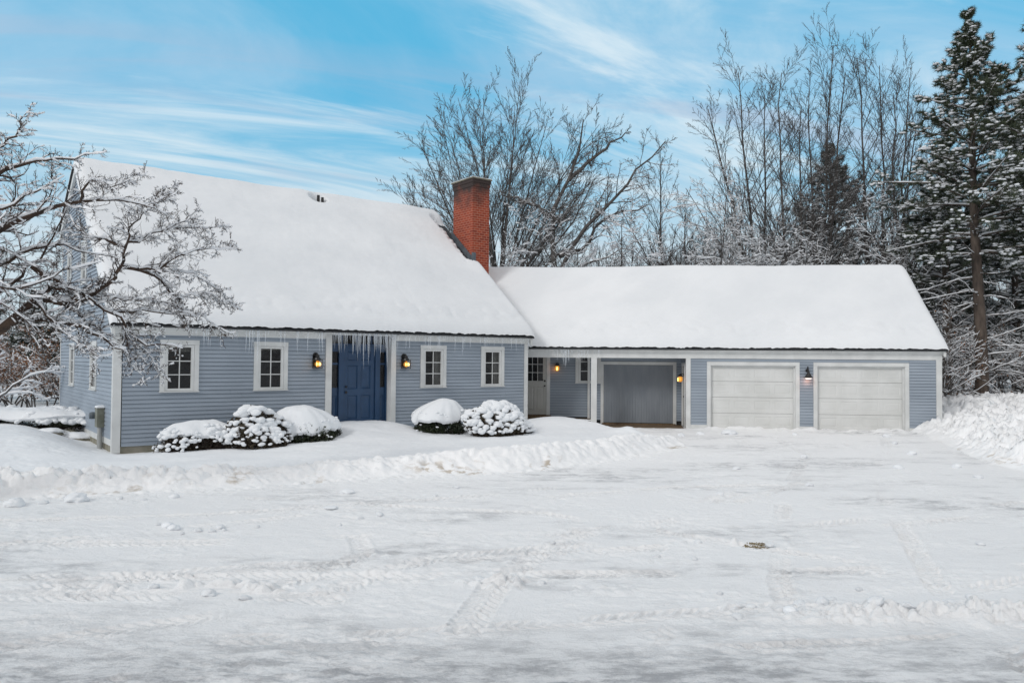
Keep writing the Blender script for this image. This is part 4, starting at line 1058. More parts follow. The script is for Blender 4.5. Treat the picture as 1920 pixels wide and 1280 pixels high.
LIMBS = [
   [(-8.73,10.6,1.45,0.16),(-8.46,10.67,1.89,0.145),(-8.0,10.73,2.19,0.13),(-7.46,10.8,2.38,0.115),(-7.21,10.87,2.49,0.1),(-6.92,10.93,2.79,0.085),(-6.8,11.0,2.96,0.07)],
   [(-8.7,10.6,0.43,0.2),(-8.75,10.6,1.01,0.185),(-8.73,10.6,1.45,0.17)],
   [(-6.8,11.0,2.96,0.045),(-6.61,11.1,3.14,0.0367),(-6.44,11.2,3.12,0.0283),(-6.24,11.3,3.05,0.02)],
   [(-7.23,10.9,2.55,0.045),(-7.01,11.02,2.66,0.0412),(-6.66,11.13,2.66,0.0373),(-6.41,11.25,2.62,0.0335),(-6.16,11.37,2.47,0.0297),(-5.91,11.48,2.31,0.0258),(-5.81,11.6,2.25,0.022)],
   [(-6.8,11.0,2.94,0.035),(-6.64,11.17,2.93,0.0317),(-6.55,11.33,2.91,0.0283),(-6.44,11.5,2.75,0.025),(-6.37,11.67,2.64,0.0217),(-6.29,11.83,2.54,0.0183),(-6.22,12.0,2.46,0.015)],
   [(-6.77,11.0,2.91,0.022),(-6.53,10.92,2.67,0.0188),(-6.25,10.84,2.42,0.0156),(-5.94,10.76,2.31,0.0124),(-5.78,10.68,2.13,0.0092),(-5.7,10.6,1.91,0.006)],
   [(-6.86,11.0,3.42,0.04),(-6.73,11.14,3.3,0.0369),(-6.53,11.29,3.18,0.0338),(-6.31,11.43,3.0,0.0307),(-5.99,11.58,2.81,0.0276),(-5.9,11.72,2.64,0.0244),(-5.72,11.87,2.38,0.0213),(-5.58,12.01,2.3,0.0182),(-5.33,12.16,2.33,0.0151),(-5.25,12.3,2.28,0.012)],
   [(-6.66,11.2,2.94,0.055),(-6.51,11.34,2.93,0.051),(-6.34,11.48,3.06,0.047),(-6.08,11.62,3.24,0.043),(-5.95,11.76,3.5,0.039),(-5.99,11.9,3.82,0.035)],
   [(-5.99,11.9,3.82,0.03),(-6.31,12.04,3.95,0.0264),(-6.64,12.18,4.01,0.0228),(-6.84,12.32,4.13,0.0192),(-7.1,12.46,4.31,0.0156),(-7.42,12.6,4.48,0.012)],
   [(-6.02,11.9,3.53,0.035),(-5.86,12.08,3.51,0.03),(-5.69,12.26,3.45,0.025),(-5.42,12.44,3.08,0.02),(-5.34,12.62,2.75,0.015),(-5.38,12.8,2.58,0.01)],
   [(-5.82,12.0,3.5,0.026),(-5.49,12.18,3.6,0.022),(-5.27,12.36,3.81,0.018),(-5.09,12.54,3.9,0.014),(-4.84,12.72,3.93,0.01),(-4.52,12.9,3.93,0.006)],
   [(-8.15,10.6,3.36,0.06),(-7.6,10.73,3.75,0.0544),(-7.24,10.87,3.92,0.0489),(-6.99,11.0,4.09,0.0433),(-6.65,11.13,4.27,0.0378),(-6.35,11.27,4.39,0.0322),(-6.13,11.4,4.46,0.0267),(-5.9,11.53,4.47,0.0211),(-5.46,11.67,4.42,0.0156),(-5.21,11.8,4.26,0.01)],
   [(-5.52,11.8,4.45,0.012),(-5.45,11.87,4.56,0.0093),(-5.28,11.93,4.77,0.0067),(-5.18,12.0,4.87,0.004)],
   [(-8.11,10.8,4.36,0.05),(-7.28,10.9,4.71,0.0412),(-7.11,11.0,4.83,0.0324),(-6.84,11.1,4.96,0.0236),(-6.4,11.2,5.06,0.0148),(-6.11,11.3,5.12,0.006)],
   [(-7.67,10.8,4.66,0.03),(-7.29,10.9,5.09,0.024),(-7.17,11.0,5.28,0.018),(-7.11,11.1,5.52,0.012),(-7.03,11.2,5.74,0.006)],
   [(-6.31,11.2,4.38,0.022),(-6.3,11.28,4.62,0.0188),(-6.11,11.36,4.75,0.0156),(-5.97,11.44,4.67,0.0124),(-5.8,11.52,4.77,0.0092),(-5.52,11.6,4.94,0.006)],
   [(-6.04,12.0,3.84,0.026),(-5.87,12.12,3.94,0.022),(-5.78,12.24,4.09,0.018),(-5.45,12.36,4.26,0.014),(-5.21,12.48,4.43,0.01),(-5.11,12.6,4.66,0.006)],
   [(-5.76,12.2,4.08,0.016),(-5.36,12.43,4.25,0.0123),(-4.83,12.67,4.28,0.0087),(-4.75,12.9,4.38,0.005)],
   [(-6.16,11.9,2.83,0.022),(-5.97,12.07,2.86,0.0193),(-5.8,12.23,2.88,0.0167),(-5.45,12.4,2.87,0.014),(-5.08,12.57,2.82,0.0113),(-4.88,12.73,2.67,0.0087),(-4.77,12.9,2.48,0.006)],
   [(-6.04,12.0,2.65,0.014),(-5.93,11.92,2.38,0.0115),(-5.89,11.85,2.13,0.009),(-5.68,11.77,1.89,0.0065),(-5.56,11.7,1.73,0.004)],
   [(-5.88,12.2,2.39,0.01),(-5.65,12.13,2.18,0.0077),(-5.49,12.07,1.97,0.0053),(-5.42,12.0,1.76,0.003)],
   [(-8.14,10.6,2.92,0.05),(-7.61,10.77,3.23,0.0433),(-7.27,10.93,3.43,0.0367),(-6.93,11.1,3.66,0.03),(-6.64,11.27,3.8,0.0233),(-6.34,11.43,3.71,0.0167),(-6.11,11.6,3.66,0.01)],
   [(-7.91,10.8,2.63,0.04),(-7.4,10.92,2.95,0.0336),(-7.03,11.04,3.27,0.0272),(-6.77,11.16,3.67,0.0208),(-6.66,11.28,4.08,0.0144),(-6.66,11.4,4.42,0.008)],
   [(-8.01,10.4,3.77,0.04),(-7.45,10.52,4.08,0.0336),(-7.1,10.64,4.18,0.0272),(-6.81,10.76,4.36,0.0208),(-6.59,10.88,4.58,0.0144),(-6.43,11.0,4.72,0.008)],
   [(-7.77,10.4,3.05,0.035),(-7.24,10.56,3.14,0.0296),(-6.9,10.72,3.05,0.0242),(-6.63,10.88,3.18,0.0188),(-6.27,11.04,3.42,0.0134),(-5.98,11.2,3.52,0.008)],
   [(-5.76,12.4,3.47,0.016),(-5.48,12.55,3.57,0.013),(-5.19,12.7,3.46,0.01),(-4.89,12.85,3.26,0.007),(-4.59,13.0,2.96,0.004)],
   [(-5.45,12.5,3.09,0.012),(-5.17,12.67,3.19,0.0093),(-4.89,12.83,3.12,0.0067),(-4.57,13.0,2.98,0.004)],
   [(-5.99,11.9,3.82,0.02),(-5.96,12.0,4.13,0.0163),(-5.87,12.1,4.36,0.0125),(-5.69,12.2,4.55,0.0088),(-5.61,12.3,4.78,0.005)],
   [(-6.42,11.6,3.13,0.024),(-6.21,11.8,3.03,0.0204),(-5.9,12.0,3.09,0.0168),(-5.57,12.2,3.02,0.0132),(-5.23,12.4,2.87,0.0096),(-5.01,12.6,2.71,0.006)],
   [(-7.83,10.3,2.47,0.03),(-7.37,10.45,2.62,0.0245),(-7.04,10.6,2.85,0.019),(-6.76,10.75,2.64,0.0135),(-6.62,10.9,2.35,0.008)],
]

def resample(L_,n):
    L_=np.array(L_);d=np.r_[0,np.cumsum(np.linalg.norm(np.diff(L_[:,:3],axis=0),axis=1))];q=np.linspace(0,d[-1],n)
    o=np.stack([np.interp(q,d,L_[:,i]) for i in range(4)],1);return o[:,:3],o[:,3]
# --- snow laden apple tree in the left foreground
g=np.random.default_rng(42)
at=(-8.7,10.6,.2)
ap=empty('apple_tree',loc=at);tagp(ap,'snow laden apple tree with crooked twiggy branches reaching in from the left','tree');off=np.array(at)
ls=[resample(l,14) for l in LIMBS]
P0=np.stack([l[0] for l in ls]);R0=np.stack([l[1] for l in ls])
R0[2:]*=np.linspace(.92,.58,14);R0[0]*=np.linspace(1,.62,14)
P0[2:,1:-1]+=g.normal(size=P0[2:,1:-1].shape)*.022
V,F=tubes(P0[:2],R0[:2]*1.0,12);arr('trunk',V-off,F,M_bark,ap)
V1=[tubes(P0[2:],R0[2:],7)];SN=[snow_on(P0,R0,g,.014,.75,.06,6)]
P1,R1=grow(P0[2:],R0[2:],22,.08,.85,.32,7,.06,.60,g,rs=.40,planar=.25,minr=.005)
V1.append(tubes(P1,R1,4));SN.append(snow_on(P1,R1,g,.012,.9,.38,5))
P2,R2=grow(P1,R1,10,.08,.9,.40,5,.15,.5,g,rs=.55,minr=.0036)
V1.append(tubes(P2,R2,3));SN.append(snow_on(P2,R2,g,.009,.9,.78,4))
P3,R3=grow(P2,R2,6,.1,1.0,.40,3,.35,.35,g,rs=.7,minr=.0027)
V1.append(tubes(P3,R3,3));
PS,RS=grow(P0[2:],R0[2:],6,.2,1.1,.2,4,1.0,.15,g,rs=.25,minr=.003);V1.append(tubes(PS,RS,3))
V,F=merge(V1);arr('branches',V-off,F,M_bark,ap)
V,F=merge([s for s in SN if s is not None]);arr('branch_snow',V-off,F,M_twigsnow,ap)

# --- bare maples and saplings behind the house
zf_far=lambda z:np.clip(1.15-(z-3)/11,.10,1)
def fan(base,n,a0,a1,ln,g,r0=.16,r1=.02,up=.5,wig=.12,depth=.35,ns=10):
    st=[]
    for i in range(n):
        a=a0+(a1-a0)*(i+.5+g.uniform(-.3,.3))/n
        d=(math.sin(a),g.uniform(-depth,depth),math.cos(a))
        l=ln*(1-.22*abs(a)/1.0)*g.uniform(.85,1.08)
        st.append(stem(np.array(base)+g.normal(size=3)*np.array([.25,.25,0]),d,l,ns,up,wig,g,r0*g.uniform(.6,1.1),r1))
    return st
LV_up=[dict(nch=14,u0=.22,ang=.50,lf=.40,n2=6,up=.15,wig=.14,rs=.42,u1=1.0),dict(nch=10,u0=.12,ang=.5,lf=.45,n2=4,up=.15,wig=.22,minr=.009,u1=1.0),dict(nch=7,u0=.15,ang=.5,lf=.42,n2=3,up=.2,wig=.3,minr=.0085,u1=1.0)]
g=np.random.default_rng(11)
def dome_fan(b,cx,cz,Rr_,n,a0,a1,g,r0):
    st=[];d_=cz-b[2]
    for i in range(n):
        a=a0+(a1-a0)*(i+.5+g.uniform(-.35,.35))/n;l=d_*math.cos(a)+math.sqrt(max(Rr_**2-(d_*math.sin(a))**2,4))
        st.append(stem(np.array(b)+g.normal(size=3)*np.array([.16,.2,.3]),(math.sin(a),g.uniform(-.4,.4),math.cos(a)),l*g.uniform(.78,1.02),10,.16,.10,g,r0*g.uniform(.6,1.1),.010))
    st.append((np.linspace((b[0],b[1],.2),(b[0],b[1],b[2]+.4),10),np.linspace(.3,.2,10)))
    return st
woody('maple_tree',(-.7,38,.3),dome_fan((-.7,38,4.6),-.6,10.0,5.2,27,-1.0,.82,g,.075),LV_up,M_bark2,'wide fan shaped bare maple behind the brick chimney','tree',seed=21,snow=(.007,.5,.45),zfade=zf_far)
def curvy(name,base,limbs,levels,label,seed,r0=.17,snow=(.010,.55,.4)):
    st=[resample([(*p,r) for p,r in zip(l,np.linspace(r0 if i==0 else r0*.62,.025,len(l)))],10) for i,l in enumerate(limbs)]
    g_=np.random.default_rng(seed);st=[(p+np.r_[np.zeros((1,3)),g_.normal(size=(9,3))*.08],r) for p,r in st]
    return woody(name,base,st,levels,M_bark2,label,'tree',seed=seed,snow=snow,zfade=zf_far)
LVc=[dict(nch=17,u0=.3,ang=.75,lf=.30,n2=6,up=.15,wig=.5,rs=.4,u1=1.0),dict(nch=11,u0=.12,ang=.7,lf=.42,n2=4,up=.05,wig=.45,minr=.009,u1=1.0),dict(nch=6,u0=.15,ang=.7,lf=.4,n2=3,up=-.05,wig=.4,minr=.0075)]
curvy('crooked_tree',(2.2,36,.3),[[(2.2,36,.3),(2.2,36,4.5),(1.9,36,7.6),(2.0,36,9.2),(2.6,36,10.6),(3.1,36,12.2),(3.3,36.2,13.6)],
  [(2.1,36,6.0),(3.2,35.7,8.2),(4.8,35.5,9.6),(5.7,35.5,11.0),(7.0,35.5,12.3)],[(2.6,36,10.6),(4.0,36.3,12.0),(5.3,36.3,12.9)],[(2.2,36,7.0),(3.2,36.4,7.4),(4.5,36.4,9.1),(6.5,36.5,9.5)],[(2.0,36,8.7),(.8,36.3,9.6),(-.5,36.3,9.9)]],
  LVc,'crooked bare tree right of the fan shaped maple, one limb leaning right',31)
LVs=[dict(nch=30,u0=.16,ang=.62,lf=.33,n2=5,up=.35,wig=.18,rs=.4,u1=1.0),dict(nch=9,u0=.15,ang=.55,lf=.42,n2=4,up=.2,wig=.3,minr=.009,u1=1.0),dict(nch=6,u0=.2,ang=.55,lf=.45,n2=3,up=.12,wig=.3,minr=.0085)]
def sap(base,tops,label,seed,r0=.115,lv=LVs,group='bare trees behind the garage wing',snow=(.009,.55,.4),name='bare_tree'):
    g_=np.random.default_rng(seed);st=[]
    b=np.array(base,float)
    for t in tops:
        t=np.array(t,float)*np.array([1,1,.945]);n=10;q=np.linspace(0,1,n)[:,None]
        bb=b+np.array([g_.uniform(-.4,.4),g_.uniform(-.3,.3),0])
        P=bb*(1-q)+t*q;P[:,0]+=(np.sin(q[:,0]*3.1)*g_.uniform(-.5,.5)) ;P+=np.r_[np.zeros((1,3)),g_.normal(size=(n-1,3))*.06]
        st.append((P,np.linspace(r0*g_.uniform(.8,1.15),.018,n)))
    return woody(name,tuple(base),st,lv,M_bark2,label,'tree',group,seed,snow,zf_far)
sap((8.2,40,.3),[(7.7,40,13.2),(9.0,40.5,11)],'slender bare tree just left of the tall bare group',41,.11)
sap((12.2,38,.3),[(9.6,38,15.5),(11.2,38,17.6),(12.6,38.5,16.5)],'leftmost tall bare tree behind the garage roof, three straight stems',42)
sap((14.2,38,.3),[(13.3,38,17.6),(14.4,38.4,15.8)],'tall bare tree with two close stems second from the left behind the garage',43)
sap((15.6,38.5,.3),[(14.9,38.5,16.8),(16.0,38.5,19.0),(16.6,38.2,17.5)],'tallest bare tree in the middle of the group behind the garage',44)
sap((17.4,38,.3),[(17.0,38,18.3),(18.2,38.3,18.0)],'tall bare tree right of the tallest one behind the garage',45)
sap((18.8,37.5,.3),[(18.6,37.5,16.2),(19.6,38,17.2),(20.0,38,15)],'rightmost tall bare tree, next to the big pine',46)
LVb=[dict(nch=17,u0=.12,ang=.7,lf=.42,n2=6,up=-.05,wig=.5),dict(nch=10,u0=.12,ang=.7,lf=.42,n2=4,up=0,wig=.45,minr=.009),dict(nch=4,u0=.15,ang=.7,lf=.45,n2=3,up=0,wig=.4,minr=.007)]
def arch(base,n,ln,label,seed,group,name='arching_shrub_tree',a=1.0,matb=None,leaves=0,r0=.06,snow=(.013,.75,.3),lv=LVb):
    g_=np.random.default_rng(seed);st=[]
    for i in range(n):
        d=(g_.uniform(-a,a),g_.uniform(-.4,.4),1)
        st.append(stem(np.array(base)+np.array([g_.uniform(-.8,.8),g_.uniform(-.5,.5),0]),d,ln*g_.uniform(.7,1.15),10,-.35,.35,g_,r0*g_.uniform(.6,1.2),.012))
    return woody(name,tuple(base),st,lv,matb or M_bark2,label,'tree',group,seed,snow,leaves=leaves)
und=[(2.0,33.5,6.5,'beneath the crooked tree'),(5.2,34,8.5,'between the crooked tree and the tall bare group'),(8.6,34.5,9,'below the slender bare tree'),(11.4,33.5,9.5,'under the leftmost tall bare tree'),(14.4,34,9,'under the middle of the tall bare group'),(17.2,33.5,9,'left of the big pine trunk'),(-.8,34,7,'at the foot of the fan shaped maple')]
for i,(x,y,l,t) in enumerate(und):
    arch((x,y,.3),8,l,'snow lined arching thicket '+t,300+i,'snowy thickets behind the garage wing')
# farther trees closing the view behind the wing
tmpl=[]
g=np.random.default_rng(5)
for i in range(3):
    tmpl.append(sap((0,0,0),[(-1.2,0,12.5),(.6,.3,13.5),(1.8,-.2,11.5)],'x',60+i,.13,group=None,snow=(.012,.6,.35)))
WHERE=[(-6,50,.9,'far left beyond the main roof'),(1.5,50,.85,'behind the fan shaped maple'),(5.5,48,.85,'behind the crooked tree'),(9,50,.95,'just right of the crooked tree, far back'),(12.5,49,1.0,'far back behind the leftmost tall tree'),(16,50,1.05,'far back behind the tallest tree'),(19.5,48,1.0,'far back behind the right bare tree'),(23,47,1.05,'far back left of the big pine'),(26.5,45,1.1,'far back seen right of the big pine'),(30,44,1.0,'far back at the right picture edge'),(3.5,56,.9,'deep in the woods above the wing ridge'),(14,57,1.05,'deep in the woods behind the tall group'),(21,56,1.1,'deep in the woods beside the pines'),(34,50,1.1,'far right beyond the pile'),(7.3,44,.8,'close behind the gap between the crooked tree and the tall group'),(10.5,46,.9,'in the second row behind the leftmost tall tree'),(13.5,45,.95,'in the second row behind the tall pair'),(18,46,.95,'in the second row behind the hemlock'),(3.5,45,.7,'in the second row behind the crooked tree'),(-2.5,47,.75,'low beyond the main roof beside the chimney'),(-24,48,.55,'far left beyond the hedge'),(-28,45,.6,'at the far left edge'),(-33,46,.6,'outermost at far left')]
for i,(x,y,s_,t) in enumerate(WHERE):
    src=tmpl[i%3]
    if i<3:o=src
    else:
        o=src.copy();COL.objects.link(o)
        for c in src.children:
            d=c.copy();COL.objects.link(d);d.parent=o
    o.location=(x,y,.2);o.scale=(s_*1.15,s_,s_*(.82 if x<22 else 1));o.rotation_euler=(0,0,rr.uniform(0,6.28))
    tagp(o,'distant bare tree '+t,'tree','distant bare trees beyond the house')

# --- conifers
def conifer(base,hh,r0,label,seed,top=None,z0=.3,lmax=4.0,nbr=95,mneed=None,snowf=.5,droop=.25,lean=(0,0),dead=18,name='pine_tree',tuft=.20,nsub=13,shape=1.0,group=None):
    g=np.random.default_rng(seed);root=empty(name,loc=base);tagp(root,label,'tree',group);off=np.array(base,float)
    n=16;q=np.linspace(0,1,n)
    TP=np.stack([base[0]+lean[0]*q+.05*np.sin(q*9),base[1]+lean[1]*q,base[2]+hh*q],1);TR=r0*(1-q)**.8+.012
    V,F=tubes(TP[None],TR[None],12);arr('trunk',V-off,F,M_bark3,root)
    fz=z0+(1-z0)*(np.arange(nbr)+g.random(nbr))/nbr
    wh_=.62/hh;fz=np.clip((np.round(fz/wh_)+g.normal(size=nbr)*.09)*wh_,z0*.9,.995)
    az=np.arange(nbr)*2.4+g.normal(size=nbr)*.5
    rel=(fz-z0)/(1-z0)
    ln=lmax*np.clip((1-rel)**shape*1.0,0.06,1)*g.uniform(.65,1.12,nbr)*np.clip(.55+2.5*rel,0,1)
    m=7;S0=np.stack([np.interp(fz,q,TP[:,i]) for i in range(3)],1)
    el0=.15+.75*rel;P=[S0];d=np.stack([np.cos(az)*np.cos(el0),np.sin(az)*np.cos(el0),np.sin(el0)],1)
    for k in range(m-1):
        dz=-droop*(1-rel)*(1 if k<3 else .3)+(.16 if k>=4 else 0)
        d=d+np.stack([g.normal(size=nbr)*.06,g.normal(size=nbr)*.06,dz/3+g.normal(size=nbr)*.03],1);d/=np.linalg.norm(d,axis=1,keepdims=True)
        P.append(P[-1]+d*(ln/(m-1))[:,None])
    BP=np.stack(P,1);BR=(.012+.010*ln)[:,None]*np.linspace(1,.25,m)[None]
    parts=[tubes(BP,BR,4)];sn=[snow_on(BP,BR,g,.012,.7,.35,4)]
    # lower dead limbs
    if dead:
        zd=g.uniform(.10,z0+.05,dead);az=g.uniform(0,6.28,dead);S0=np.stack([np.interp(zd,q,TP[:,i]) for i in range(3)],1)
        d=np.stack([np.cos(az),np.sin(az),g.uniform(-.3,.15,dead)],1);l=g.uniform(.6,2.4,dead);P=[S0]
        for k in range(4):
            d=d+g.normal(size=d.shape)*.12;d/=np.linalg.norm(d,axis=1,keepdims=True);P.append(P[-1]+d*(l/4)[:,None])
        DP=np.stack(P,1);DR=np.full((dead,1),.022)*np.linspace(1,.3,5)[None];parts.append(tubes(DP,DR,4));sn.append(snow_on(DP,DR,g,.012,.9,.2,4))
        D2,D2r=grow(DP,DR,4,.2,.8,.45,4,0,.4,g,minr=.006);parts.append(tubes(D2,D2r,3));sn.append(snow_on(D2,D2r,g,.008,.9,.3,3))
    SP,SR=grow(BP,BR,nsub,.18,.85,.34,4,.05,.2,g,rs=.5,planar=.8,minr=.005)
    parts.append(tubes(SP,SR,3))
    V,F=merge(parts);arr('branches',V-off,F,M_bark3,root)
    # needle tufts on the side shoots and branch ends
    T1,_=grow(SP,SR,5,.25,.8,.4,2,.1,.1,g,planar=.5)
    tips=np.concatenate([T1[:,1],SP[:,-1],SP[:,2],BP[:,-1],BP[:,-2]]);dirs=np.concatenate([T1[:,1]-T1[:,0],SP[:,-1]-SP[:,-2],SP[:,2]-SP[:,1],BP[:,-1]-BP[:,-2],BP[:,-1]-BP[:,-2]])
    dirs/=np.linalg.norm(dirs,axis=1,keepdims=True)+1e-9
    nb=13;nt_=len(tips)
    dd=dirs[:,None,:]*.75+g.normal(size=(nt_,nb,3))*.55;dd/=np.linalg.norm(dd,axis=2,keepdims=True)
    b0=tips[:,None,:]-dirs[:,None,:]*g.uniform(0,tuft*.9,(nt_,nb,1));sd_=np.cross(dd,g.normal(size=dd.shape));sd_/=np.linalg.norm(sd_,axis=2,keepdims=True)
    l_=tuft*g.uniform(.6,1.2,(nt_,nb,1))
    V=np.stack([b0-sd_*.012,b0+sd_*.012,b0+dd*l_+sd_*.005],2).reshape(-1,3);F=np.arange(len(V)).reshape(-1,3)
    arr('crown',V-off,F,mneed or M_needle,root,smooth=False)
    # snow lying on the sprays
    pk=g.random(nt_)<snowf*np.clip(1.25-(tips[:,2]-base[2])/hh*.9,.25,1)*(.15+1.5*(vn(tips[:,0]*.9+tips[:,2],tips[:,1]*.9-tips[:,2]*.8,seed)))
    C=tips[pk]+np.array([0,0,.02])-dirs[pk]*tuft*.2;k=len(C);S_=np.stack([g.uniform(.06,.15,k),g.uniform(.05,.11,k),g.uniform(.02,.05,k)],1)*(tuft/.19)
    sn.append(blobs(C,S_,g,ICO0,.25))
    tri=[s for s in sn if s is not None];quads=[s for s in tri if s[1].shape[1]==4];tris=[s for s in tri if s[1].shape[1]==3]
    V,F=merge(tris);Vq,Fq=merge(quads)
    F2=np.concatenate([np.stack([Fq[:,0],Fq[:,1],Fq[:,2]],1),np.stack([Fq[:,0],Fq[:,2],Fq[:,3]],1)])
    V2,F3=merge([(V,F),(Vq,F2)]);arr('branch_snow',V2-off,F3,M_twigsnow,root)
    return root
conifer((18.25,30,.3),15.5,.24,'tall white pine with a bare lower trunk, right of the garage, its tip rising highest',71,lean=(-.45,0),z0=.40,lmax=4.8,nbr=88,dead=34,snowf=.65,shape=.88)
conifer((20.9,28.5,.4),17.0,.25,'snowy pine cut off by the right edge of the picture',72,z0=.30,lmax=4.6,nbr=125,snowf=.8,dead=26,shape=.7)
conifer((18.6,33,.3),12.0,.20,'dark trunked pine directly behind the tall white pine',73,z0=.35,lmax=3.6,nbr=80,mneed=M_needle2,dead=30)
conifer((17.3,42,.3),13.6,.20,'dark hemlock behind the rightmost bare trees above the garage roof',74,z0=.12,lmax=5.6,nbr=90,mneed=M_needle2,snowf=.9,name='hemlock_tree',dead=6,shape=.75)
conifer((20.2,36,.3),12,.16,'narrow evergreen between the garage roof end and the white pine',75,z0=.12,lmax=3.2,nbr=100,mneed=M_needle2,snowf=.45,name='hemlock_tree',dead=8)
conifer((23.5,36,.3),13,.18,'snow covered evergreen right of the white pine trunks',76,z0=.08,lmax=3.8,nbr=120,mneed=M_needle2,snowf=.8,name='hemlock_tree',dead=8)
conifer((27.5,40,.3),14,.18,'snow covered evergreen behind the pile at the right edge',77,z0=.08,lmax=4.2,nbr=110,mneed=M_needle2,snowf=.8,name='hemlock_tree',dead=8)
conifer((-23.5,38,.2),5.2,.10,'short snowy evergreen behind the left hedge',78,z0=.06,lmax=2.4,nbr=80,mneed=M_needle2,snowf=.8,name='hemlock_tree',dead=0)
conifer((-27.5,40,.2),6.0,.10,'snowy evergreen at the far left edge beyond the hedge',79,z0=.06,lmax=2.8,nbr=80,mneed=M_needle2,snowf=.8,name='hemlock_tree',dead=0)
conifer((-21.5,36,.2),3.6,.08,'small snowy evergreen close to the gable beyond the hedge',80,z0=.06,lmax=2.0,nbr=70,mneed=M_needle2,snowf=.8,name='hemlock_tree',dead=0)
# --- brushy thickets: left beyond the hedge, right beside the garage
LVt=[dict(nch=9,u0=.15,ang=.7,lf=.45,n2=5,up=.1,wig=.4),dict(nch=7,u0=.1,ang=.7,lf=.45,n2=4,up=.05,wig=.4,minr=.006)]
for i,(x,y,l,lv_,t) in enumerate([(-15.6,27,2.8,900,'against the gable edge'),(-17.6,28,3.0,1300,'left of the gable, full of brown leaves'),(-20.2,30,3.0,1300,'behind the middle of the hedge'),(-22.8,32,3.2,1000,'at the left picture edge behind the hedge')]):
    arch((x,y,.2),12,l,'brown leaved snowy brush '+t,400+i,'brush beyond the left hedge',name='brush',leaves=lv_*3,r0=.03,snow=(.012,.8,.35),lv=LVt)
for i,(x,y,l,lv_,t) in enumerate([(15.6,29,3.6,350,'at the garage corner'),(17.0,30.5,4,250,'under the white pine'),(19.6,31,4,200,'right of the white pine trunk'),(21.8,31.5,4,100,'behind the snow pile'),(24,32,4.2,60,'behind the pile at the right edge')]):
    arch((x,y,.3),12,l,'snow flecked brush '+t,420+i,'brush behind the right snow pile',name='brush',leaves=lv_*2,r0=.035,snow=(.012,.8,.35),lv=LVt)
arch((-16.8,24,.2),3,4.5,'long arching snow lined boughs beyond the left hedge',440,None,name='arching_sapling',r0=.05,a=1.2,snow=(.03,.9,.1),lv=[dict(nch=6,u0=.3,ang=.6,lf=.4,n2=6,up=-.1,wig=.3),dict(nch=5,u0=.2,ang=.7,lf=.4,n2=4,up=0,wig=.3,minr=.006)])
# far woods: one mass nobody could count
g=np.random.default_rng(90);n=640
bx=np.concatenate([g.uniform(-70,-30,110),g.uniform(14,95,310),g.uniform(-6,24,220)]);by=g.uniform(62,80,n);hh=g.uniform(7,13,n)
hh=np.where(bx<0,hh*.55,hh)
P=np.stack([np.stack([bx+g.normal(size=n)*.2*k,by,.0+hh*k/6],1) for k in range(7)],1);Rr=(.13*np.linspace(1,.15,7))[None]*np.ones((n,1))
P1,R1=grow(P,Rr,12,.2,.8,.3,4,.2,.3,g,minr=.02);P2,R2=grow(P1,R1,5,.2,.7,.45,3,.1,.3,g,minr=.016)
V,F=merge([tubes(P,Rr,4),tubes(P1,R1,3),tubes(P2,R2,3)]);o=arr('far_woods',V,F,M_bark2);o['kind']='stuff';o['label']='distant bare woods beyond the trees'

